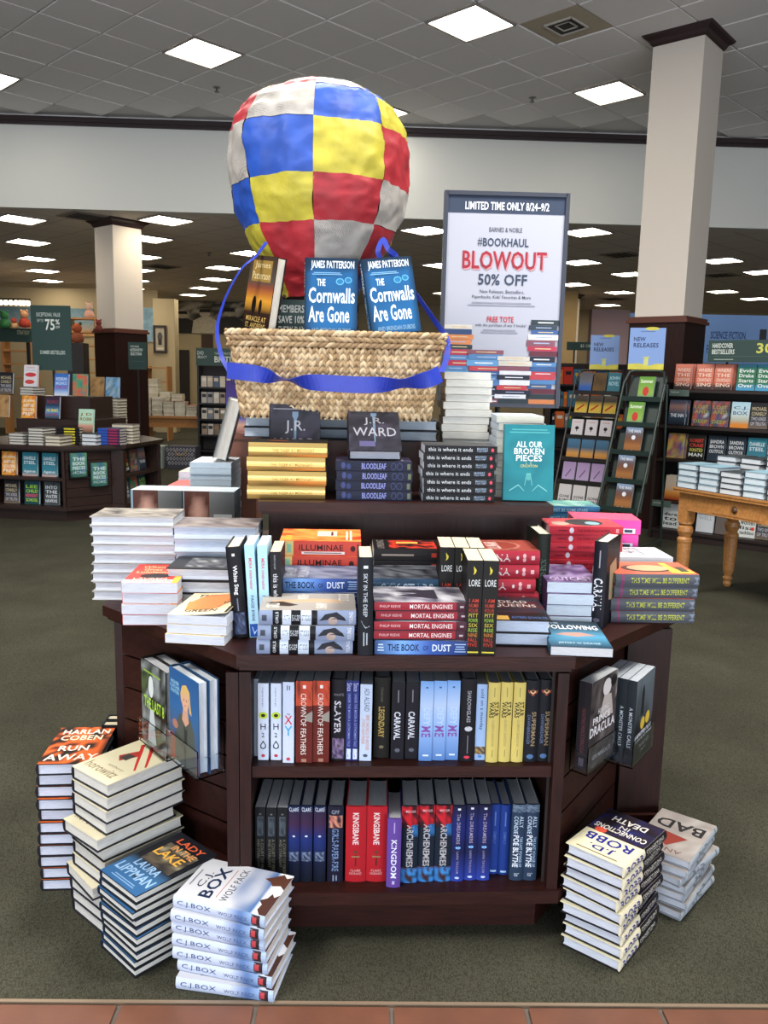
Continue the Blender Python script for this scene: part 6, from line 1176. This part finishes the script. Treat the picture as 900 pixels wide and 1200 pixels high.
lface('lips', 35, 425, .06, zB + 3 * .0272 + .001, 'pale hardcover with red lips topping the far display')
lface('crux', 71, 430, -.06, zB, 'bright-blue hardcover with magenta capitals topping the far display')
lface('conn2', 6, 430, .0, zB, 'dark hardcover with grey skyline topping the far display')
lface('tealbig', 93, 428, -.02, zB - .0, 'green and red illustrated hardcover topping the far display', rz=10)
lface('brownbk', 114, 430, .16, zA, 'brown hardcover behind the illustrated one on the far display', rz=14) if False else None
for k, (key, px, y_, lab) in enumerate((('brownbk', 113, .55, 'brown hardcover with pale panel at the far display back'), ('bluebk', 131, .50, 'light-blue illustrated hardcover at the far display end'))):
    o_, zt3 = lstack('plainwhite2', 13, px, y_, LZ, ('the tall rear pile under the brown hardcover', 'the tall end pile under the light-blue hardcover')[k])
    lface(key, px, 430, y_ + .10, zt3, lab, rz=8)
# value sign
p = at(60, 395, 8.95); e = empty('sale_sign', (p.x, 8.95, 0), R(-4)); tag(e, 'tall dark green sign offering up to 75 percent off above the far display', 'sign', 'green sale signs')
z0, z1 = at(60, 434, 8.95).z, at(60, 358, 8.95).z
b = MB(); b.box(-.215, 0, z0, .215, .015, z1); b.obj('board', M_sign, e); b = MB(); b.box(-.012, .02, LZ + .45, .012, .035, z0 + .2); b.obj('post', M_black, e)
sign_print(e, .43, z1 - z0, z0, [('t', 'EXCEPTIONAL VALUE', .15, .83, .75, .89, '#c8d0c8'), ('t', 'UP TO', .16, .745, .32, .79, '#c8d0c8'), ('b', '75', .36, .62, .6, .79, '#d8dcd4'), ('b', '%', .62, .71, .73, .79, '#d8dcd4'), ('t', 'OFF', .62, .65, .73, .69, '#d8dcd4'), ('b', 'SUMMER BESTSELLERS', .2, .25, .84, .31, '#b4c0b8')], y=0)

# ---- slim pillar sign, centre table, thriller case
p = at(161, 417, 11.3); e = empty('sale_sign', (p.x, 11.3, 0), R(-3)); tag(e, 'small dark green sign beside the slim pillar casing', 'sign', 'green sale signs')
z0, z1 = at(160, 433, 11.3).z, at(160, 401, 11.3).z
b = MB(); b.box(-.125, 0, z0, .125, .012, z1); b.obj('board', M_sign, e); b = MB(); b.box(-.01, .014, 0, .01, .026, z0 + .1); b.obj('post', M_black, e)
sign_print(e, .25, z1 - z0, z0, [('t', 'AWARD WINNERS', .12, .8, .6, .88, '#c8d0c8'), ('b', 'NOTEWORTHY', .12, .66, .8, .77, '#d0d8d0'), ('b', 'SELECTIONS', .12, .52, .74, .63, '#d0d8d0'), ('r', .1, .3, .9, .31, '#4c645c')], y=0)
tb0 = atz(168, 487, .75); tb1 = atz(250, 487, .75)
e = empty('wooden_table', (tb0.x - .3, tb0.y, 0), R(2)); tag(e, 'light wooden table loaded with cream book piles near the slim pillar', 'table'); TLn = tb1.x - tb0.x + .3
b = MB(); b.box(0, 0, .71, TLn, .9, .75); b.obj('table_top', M_pine, e)
b = MB(); b.box(.08, .05, .56, TLn - .08, .08, .71); b.obj('apron', M_pine, e)
for lx, ly in ((.05, .05), (TLn - .15, .05), (.05, .75), (TLn - .15, .75)): b = MB(); b.box(lx, ly, 0, lx + .1, ly + .1, .71); b.obj('leg', M_pine, e)
random.seed(3)
pc = [hx('#cfc9b8'), hx('#c2bba8'), hx('#d8d2c2'), hx('#bdb6a4')]
def pile(x, y, z, w_, d_, n, label, tops=None, t=.03):
    b = MB()
    for i in range(n):
        j = random.uniform(-.005, .005); b.box(x + j, y + j, z + .001 + i * t, x + w_ + j, y + d_ + j, z + (i + 1) * t - .002, random.choice(pc))
    b.box(x, y, z + n * t + .001, x + w_, y + d_, z + n * t + .003, hx(tops or '#7c6c5c'))
    tag(b.obj('distant_book_pile', M_matte), label, 'books', 'cream book piles on the wooden table', kind='stuff')
xs = tb0.x - .25; posn = ['beside the slim pillar', 'second from the slim pillar', 'third from the slim pillar', 'fourth from the slim pillar', 'fifth from the slim pillar', 'next to the thriller case', 'at the thriller case corner']
for k in range(7):
    pile(xs + k * .19, tb0.y + .05, .75, .17, .22, [8, 10, 10, 8, 8, 6, 6][k], f"cream pile of books on the wooden table, {posn[k]}", ['#c8c0b0', '#c8c0b0', '#d0c8b8', '#7c5c4c', '#7c5c4c', '#b03c30', '#b03c30'][k])
for k in range(4): pile(xs + .02 + k * .2, tb0.y + .4, .75, .17, .22, [16, 20, 13, 12][k], f"taller cream pile at the back of the wooden table, {posn[k]}", ['#2c3c6c', '#b8b0a0', '#5c6c3c', '#3c4c34'][k])
b = MB(); b.quad((0, 0, 0), (.16, 0, 0), (.10, .04, .3), (-.02, .04, .3)); 
# gift totes under the table
for k, (pxa, pxb, nm, c1, c2) in enumerate(((166, 189, 'pale marbled storage box on the carpet under the wooden table', '#9aa6a4', '#7c8a88'), (190, 229, 'dark storage box with pale lattice pattern under the wooden table', '#3c3c48', '#a8a6a8'))):
    a = atz(pxa + 5, 549, 0); c_ = atz(pxb + 3, 549, 0); z1 = at(pxa, 523, a.y).z; e = empty('storage_box', (a.x, a.y, 0)); tag(e, nm, 'box', 'storage boxes under the wooden table'); wd = c_.x - a.x - .01
    b = MB(); b.box(0, 0, 0, wd, .35, z1); b.obj('body', mat('tote_%s' % ('pale', 'dark')[k], c1, .8), e)
    els = []
    if k:
        for i in range(9):
            for j in range(5): x = (i + .5 * (j % 2)) / 9; y = (j + .3) / 5; els += [('p', [(x, y), (x + .05, y + .1), (x + .1, y), (x + .05, y - .1)], c2), ('p', [(x + .02, y), (x + .05, y + .06), (x + .08, y), (x + .05, y - .06)], c1)]
        els = [q for q in els if all(0 <= u <= 1 and 0 <= v <= 1 for u, v in q[1])]
    else: els = [('a', 0, 0, 1, 1, 12, 12, blot(['#9aa6a4', '#8c9896', '#b0bab6'], 6, 2))]
    sign_print(e, wd, z1, 0, els, y=0, x0=0, parent_name='pattern')
    b = MB(); b.tube([(wd * .3, -.012, z1 * .8), (wd * .4, -.03, z1 * .62), (wd * .6, -.03, z1 * .62), (wd * .7, -.012, z1 * .8)], .012, 6); b.obj('handle', mat('tote_handle', '#8c7454', .7), e)
# thriller case
x0 = at(231, 450, 13.2).x; x1 = at(330, 450, 13.2).x
far_case(x0, x1, 13.2, [.25, .5, .75, 1.0, 1.25], 'black case of small face-out titles behind the basket', M_rk2, 1.6)
k = 0
for z in (1.25, 1.0, .75, .5):
    b = MB(); x = x0 + .06
    while x < x1 - .12: c = blot(['#3c3430', '#8c7c6c', '#c8c0b4', '#4c5c74', '#8c4434'], 5, int(x * 10)); b.box(x, 13.22, z + .001, x + .085, 13.25, z + .17, c(random.random(), random.random())); b.box(x + .01, 13.217, z + .09, x + .075, 13.22, z + .14, hx(random.choice(['#c8bca8', '#8c6c50', '#d8d4cc', '#2c2c34']))); x += .098
    tag(b.obj('distant_cases', M_matte), f"small face-out titles on the {('top', 'second', 'third', 'fourth')[k]} shelf of the black case", 'books', kind='stuff'); k += 1
s = empty('header_sign', (x0 + .0, 13.15, 1.58)); tag(s, 'dark green header sign on the black case behind the basket', 'sign', 'green sale signs')
b = MB(); b.box(0, 0, 0, x1 - x0, .03, .27); b.obj('board', M_sign, s)
sign_print(s, 1.2, .27, 0, [('t', 'DVD', .02, .62, .1, .82, '#c4ccc4'), ('t', 'SELECT', .02, .42, .14, .56, '#c4ccc4'), ('t', 'THE ULTIMATE SELECTION', .24, .64, .62, .78, '#a8b4ac'), ('b', 'BRITISH TV', .24, .2, .72, .55, '#c8d0c8')], y=0, x0=0)

# ---- back wall: murals, door, framed picture, toy department
YB = 24.98
def wallprint(x0, y0, x1, y1, els, name, label, cat, Y=YB, frame=None, thick=.03, base='#8c8478'):
    a = at(x0, y1, Y); c_ = at(x1, y0, Y); e = empty(name, ((a.x + c_.x) / 2, Y - thick - .002, a.z)); tag(e, label, cat); w_ = c_.x - a.x; h_ = min(c_.z, LC - .01) - a.z
    b = MB(); b.box(-w_ / 2, 0, 0, w_ / 2, thick, h_); b.obj('board', mat('mural_board', '#4c4844', .8), e)
    m = sheet(els, lambda u, v, l: (-w_ / 2 + u * w_, -.004 - .003 * l, v * h_)); m.obj('picture', M_matte, e)
    if frame:
        t = .05
        for q in ((-w_ / 2 - t, -t, w_ / 2 + t, 0), (-w_ / 2 - t, h_, w_ / 2 + t, h_ + t), (-w_ / 2 - t, 0, -w_ / 2, h_), (w_ / 2, 0, w_ / 2 + t, h_)): b = MB(); b.box(q[0], -.03, q[1], q[2], thick, q[3]); b.obj('frame_bar', frame, e)
    return e
def portrait(u, v):
    c = blot(['#16140f', '#2c2822', '#8c8474', '#c8c0ae', '#3c382e', '#1c1a14'], 3.4, 4, False)(u * 2.2, v); return c
fig = []
for i, (x, s) in enumerate(((.08, .9), (.2, 1), (.33, 1.05), (.46, .95), (.6, 1), (.74, 1.05), (.9, .95))):
    fig += [('p', [(x - .07, 0), (x - .06, .4 * s), (x - .02, .52 * s), (x + .03, .52 * s), (x + .07, .38 * s), (x + .08, 0)], ['#1c1a16', '#b8b09c', '#24211c', '#c4bca8', '#2c2822', '#8c8470', '#181612'][i]), ('e', x, .62 * s, .028, .1, ['#b0a68e', '#bcb29c', '#a89e88', '#c4baa4', '#b4aa94', '#aaa08a', '#b8ae98'][i]), ('p', [(x - .03, .66 * s), (x - .025, .76 * s), (x + .025, .76 * s), (x + .03, .66 * s)], '#1c1814')]
wallprint(196, 351, 420, 390, [('a', 0, 0, 1, 1, 40, 10, portrait)] + fig, 'portrait_mural', 'wide black and white mural of seated readers on the back wall', 'mural')
wallprint(560, 356, 642, 392, [('a', 0, 0, 1, 1, 16, 8, blot(['#1c2c20', '#8c7c50', '#24201c', '#c0a880'], 3, 8))], 'portrait_mural', 'dim mural of figures on the back wall behind the poster edge', 'mural')
wallprint(140, 361, 182, 400, [('a', 0, 0, 1, 1, 14, 12, blot(['#7ca0b4', '#8cb0c4', '#d8cca8', '#e0d8b8'], 2.2, 5, True)), ('e', .62, .55, .05, .16, '#6c7c4c'), ('e', .62, .74, .03, .06, '#c8a880')], 'sky_mural', 'sky-blue and cream cloud mural in the childrens corner', 'mural', Y=21)
wallprint(0, 362, 110, 392, [('a', 0, 0, 1, 1, 24, 8, grad((0, '#c89858'), (.5, '#7c98a4'), (1, '#5c7c8c')))], 'sky_mural', 'hazy blue and amber mural above the toy shelves', 'mural', Y=21)
wallprint(183, 384, 193, 411, [('r', 0, 0, 1, 1, '#a8a08c'), ('e', .5, .6, .28, .2, '#4c4c4c'), ('r', .3, .25, .7, .5, '#34302c'), ('r', .1, .04, .9, .14, '#d0c8b4')], 'framed_picture', 'narrow framed picture on the beige wall beside the sky mural', 'picture', frame=mat('dark_frame', '#2c1c14', .4), Y=20.6)
def block(name, label, cat, x0, y0, x1, y1, Y, dep, m, kind=None, floor_=False):
    a = at(x0, y1, Y); c_ = at(x1, y0, Y); b = MB(); zlow = 0 if floor_ else a.z; b.box(a.x, 0, zlow, c_.x, dep, c_.z if c_.z < LC else LC - .002); o = b.obj(name, m); o.location = (0, Y, 0)
    return tag(o, label, cat, kind=kind)
block('wall_partition', None, None, 182, 350, 204, 480, 20.6, .4, M_back, 'structure', True)
block('wall_partition', None, None, 655, 340, 678, 430, 20, .6, mat('warm_wall', '#b89c6c', .85), 'structure', True)
block('wall_partition', None, None, 690, 363, 738, 430, 22, .3, mat('mauve_wall', '#a8949c', .85), 'structure', True)
b = MB(); dd = at(213, 440, YB - .05); w_ = at(223, 440, YB - .05).x - at(205, 440, YB - .05).x; b.box(-w_ / 2, 0, 0, w_ / 2, .04, at(213, 410, YB).z); o = b.obj('door_1', mat('dark_door', '#1c1612', .6)); o.location = (dd.x, YB - .045, 0); tag(o, kind='structure')
block('notice_panel', 'square dark brown panel on the back wall over the black case', 'panel', 236, 392, 249, 407, YB - .04, .03, mat('brown_panel', '#3c2418', .6))
block('wall_partition', None, None, -60, 340, 184, 470, 21.0, .1, M_back, 'structure', True)
# green header over the toy department and toy shelves
e = empty('header_sign', (at(0, 395, 17).x - .6, 17, 0)); tag(e, 'long dark green header board over the toy department', 'sign', 'green sale signs')
z0, z1 = at(30, 401, 17).z, at(30, 385, 17).z
b = MB(); b.box(0, 0, z0, 1.25, .05, z1); b.obj('board', M_sign, e); b = MB(); b.box(.1, .05, 0, .16, .1, z1); b.box(1.1, .05, 0, 1.16, .1, z1); b.obj('post', M_black, e)
sign_print(e, 1.25, z1 - z0, z0, [('t', 'STRATEGY', .76, .55, .96, .85, '#b4b894')], y=0, x0=0)
tm_ = mat('toy_shelf_wood', '#b07c48', .5)
for k, (xa, xb, yy, Y, lab) in enumerate(((78, 112, 372, 19, 'amber wooden toy shelf beside the value sign'), (0, 36, 378, 19, 'wooden toy shelf behind the green header'), (170, 196, 430, 18, 'low orange shelf beside the slim pillar sign'))):
    a = at(xa, yy, Y); c_ = at(xb, yy, Y); e = empty('toy_shelf', (a.x, Y, 0)); tag(e, lab, 'shelf', 'wooden toy shelves'); w_ = c_.x - a.x; zt4 = a.z
    lv = [zt4, zt4 - .3, zt4 - .6, zt4 - .9, max(.1, zt4 - 1.2)]
    for z in lv:
        if z > 0: b = MB(); b.box(.03, 0, z - .03, w_ - .03, .4, z); b.obj('shelf', tm_, e)
    for xx in (0, w_ - .03): b = MB(); b.box(xx, 0, 0, xx + .03, .4, zt4 + .02); b.obj('side_panel', tm_, e)
def plush(px, py, Y, s, body, head_, label, hat=None, zz=None):
    q = at(px, py, Y); q.z = zz or q.z; e = empty('plush_toy', (q.x, q.y, q.z)); tag(e, label, 'plush toy', 'plush toys of the toy department')
    b = MB(); b.lathe([(.02 * s, 0), (.5 * s, .08 * s), (.56 * s, .4 * s), (.42 * s, .8 * s), (.15 * s, .98 * s)], 12); b.obj('body', mat('plush_' + body.strip('#'), body, .9), e, smooth=True)
    b = MB(); b.lathe([(.05 * s, .85 * s), (.34 * s, 1.0 * s), (.42 * s, 1.3 * s), (.3 * s, 1.6 * s), (.05 * s, 1.7 * s)], 12); b.obj('head', mat('plush_' + head_.strip('#'), head_, .9), e, smooth=True)
    for sx in (-1, 1): b = MB(); b.lathe([(.02 * s, 1.5 * s), (.14 * s, 1.58 * s), (.12 * s, 1.75 * s), (.02 * s, 1.8 * s)], 8, sx * .3 * s, 0); b.obj('ear', mat('plush_' + (hat or head_).strip('#'), hat or head_, .9), e, smooth=True)
plush(29, 384, 16.9, .2, '#a83a28', '#c89468', 'tan and red plush toy on the green header beside the value sign')
plush(17, 385.2, 16.9, .12, '#c8a070', '#b04030', 'red-headed plush toy next to the tan one')
plush(6, 385, 16.9, .2, '#2c6c3c', '#2c6c3c', 'round green plush toy near the picture edge on the green header')
plush(91, 402, 12.5, .17, '#8c4a2c', '#a8502c', 'rust-brown plush toy between the value sign and slim pillar', '#2c4c2c')
plush(105, 381, 19.2, .2, '#c89c8c', '#d0b0a0', 'pink plush toy on the amber shelf', zz=at(78, 372, 19).z + .001)
plush(116, 389, 11.95, .10, '#6c2c24', '#7c342c', 'small dark red toy on the casing of the slim pillar')
e = empty('toy_stand', (at(91, 402, 12.5).x, 12.5, 0)); tag(e, 'slim dark pedestal carrying the rust-brown plush toy', 'stand')
b = MB(); b.box(-.12, -.12, 0, .12, .12, at(91, 402, 12.5).z - .001); b.obj('column', M_bk, e); b = MB(); b.box(-.15, -.15, 0, .15, .15, .04); b.obj('foot', M_bk, e)
for k in range(7):
    px = (1, 7, 13, 19, 24, 28, 33)[k]; q = at(px, 360, 18); q.z = at(-3, 355, 18).z - .041; b = MB(); b.lathe([(.02, 0), (.045, .02), (.045, .05), (.03, .1)], 10); o = b.obj('track_spotlight', mat('spot_bulb', '#ffe8c0', .5, emit=9)); o.location = q; tag(o, f"small glowing track spotlight over the toys, {ORDR[k]} from the picture edge", 'spotlight', 'track spotlights')
    o.name = 'track_spotlight'
q0, q1 = at(-3, 355, 18), at(36, 362, 18); b = MB(); b.box(q0.x, 0, 0, q1.x, .04, .04); o = b.obj('light_track', M_black); o.location = (0, 17.98, q0.z + .06); tag(o, 'thin black track carrying the small spotlights over the toys', 'light track')
# dark shelving masses far behind the tables, each a case of its own
for k, (xa, xb, yt, Y) in enumerate(((0, 36, 402, 15.5), (160, 200, 432, 17.5))): pass
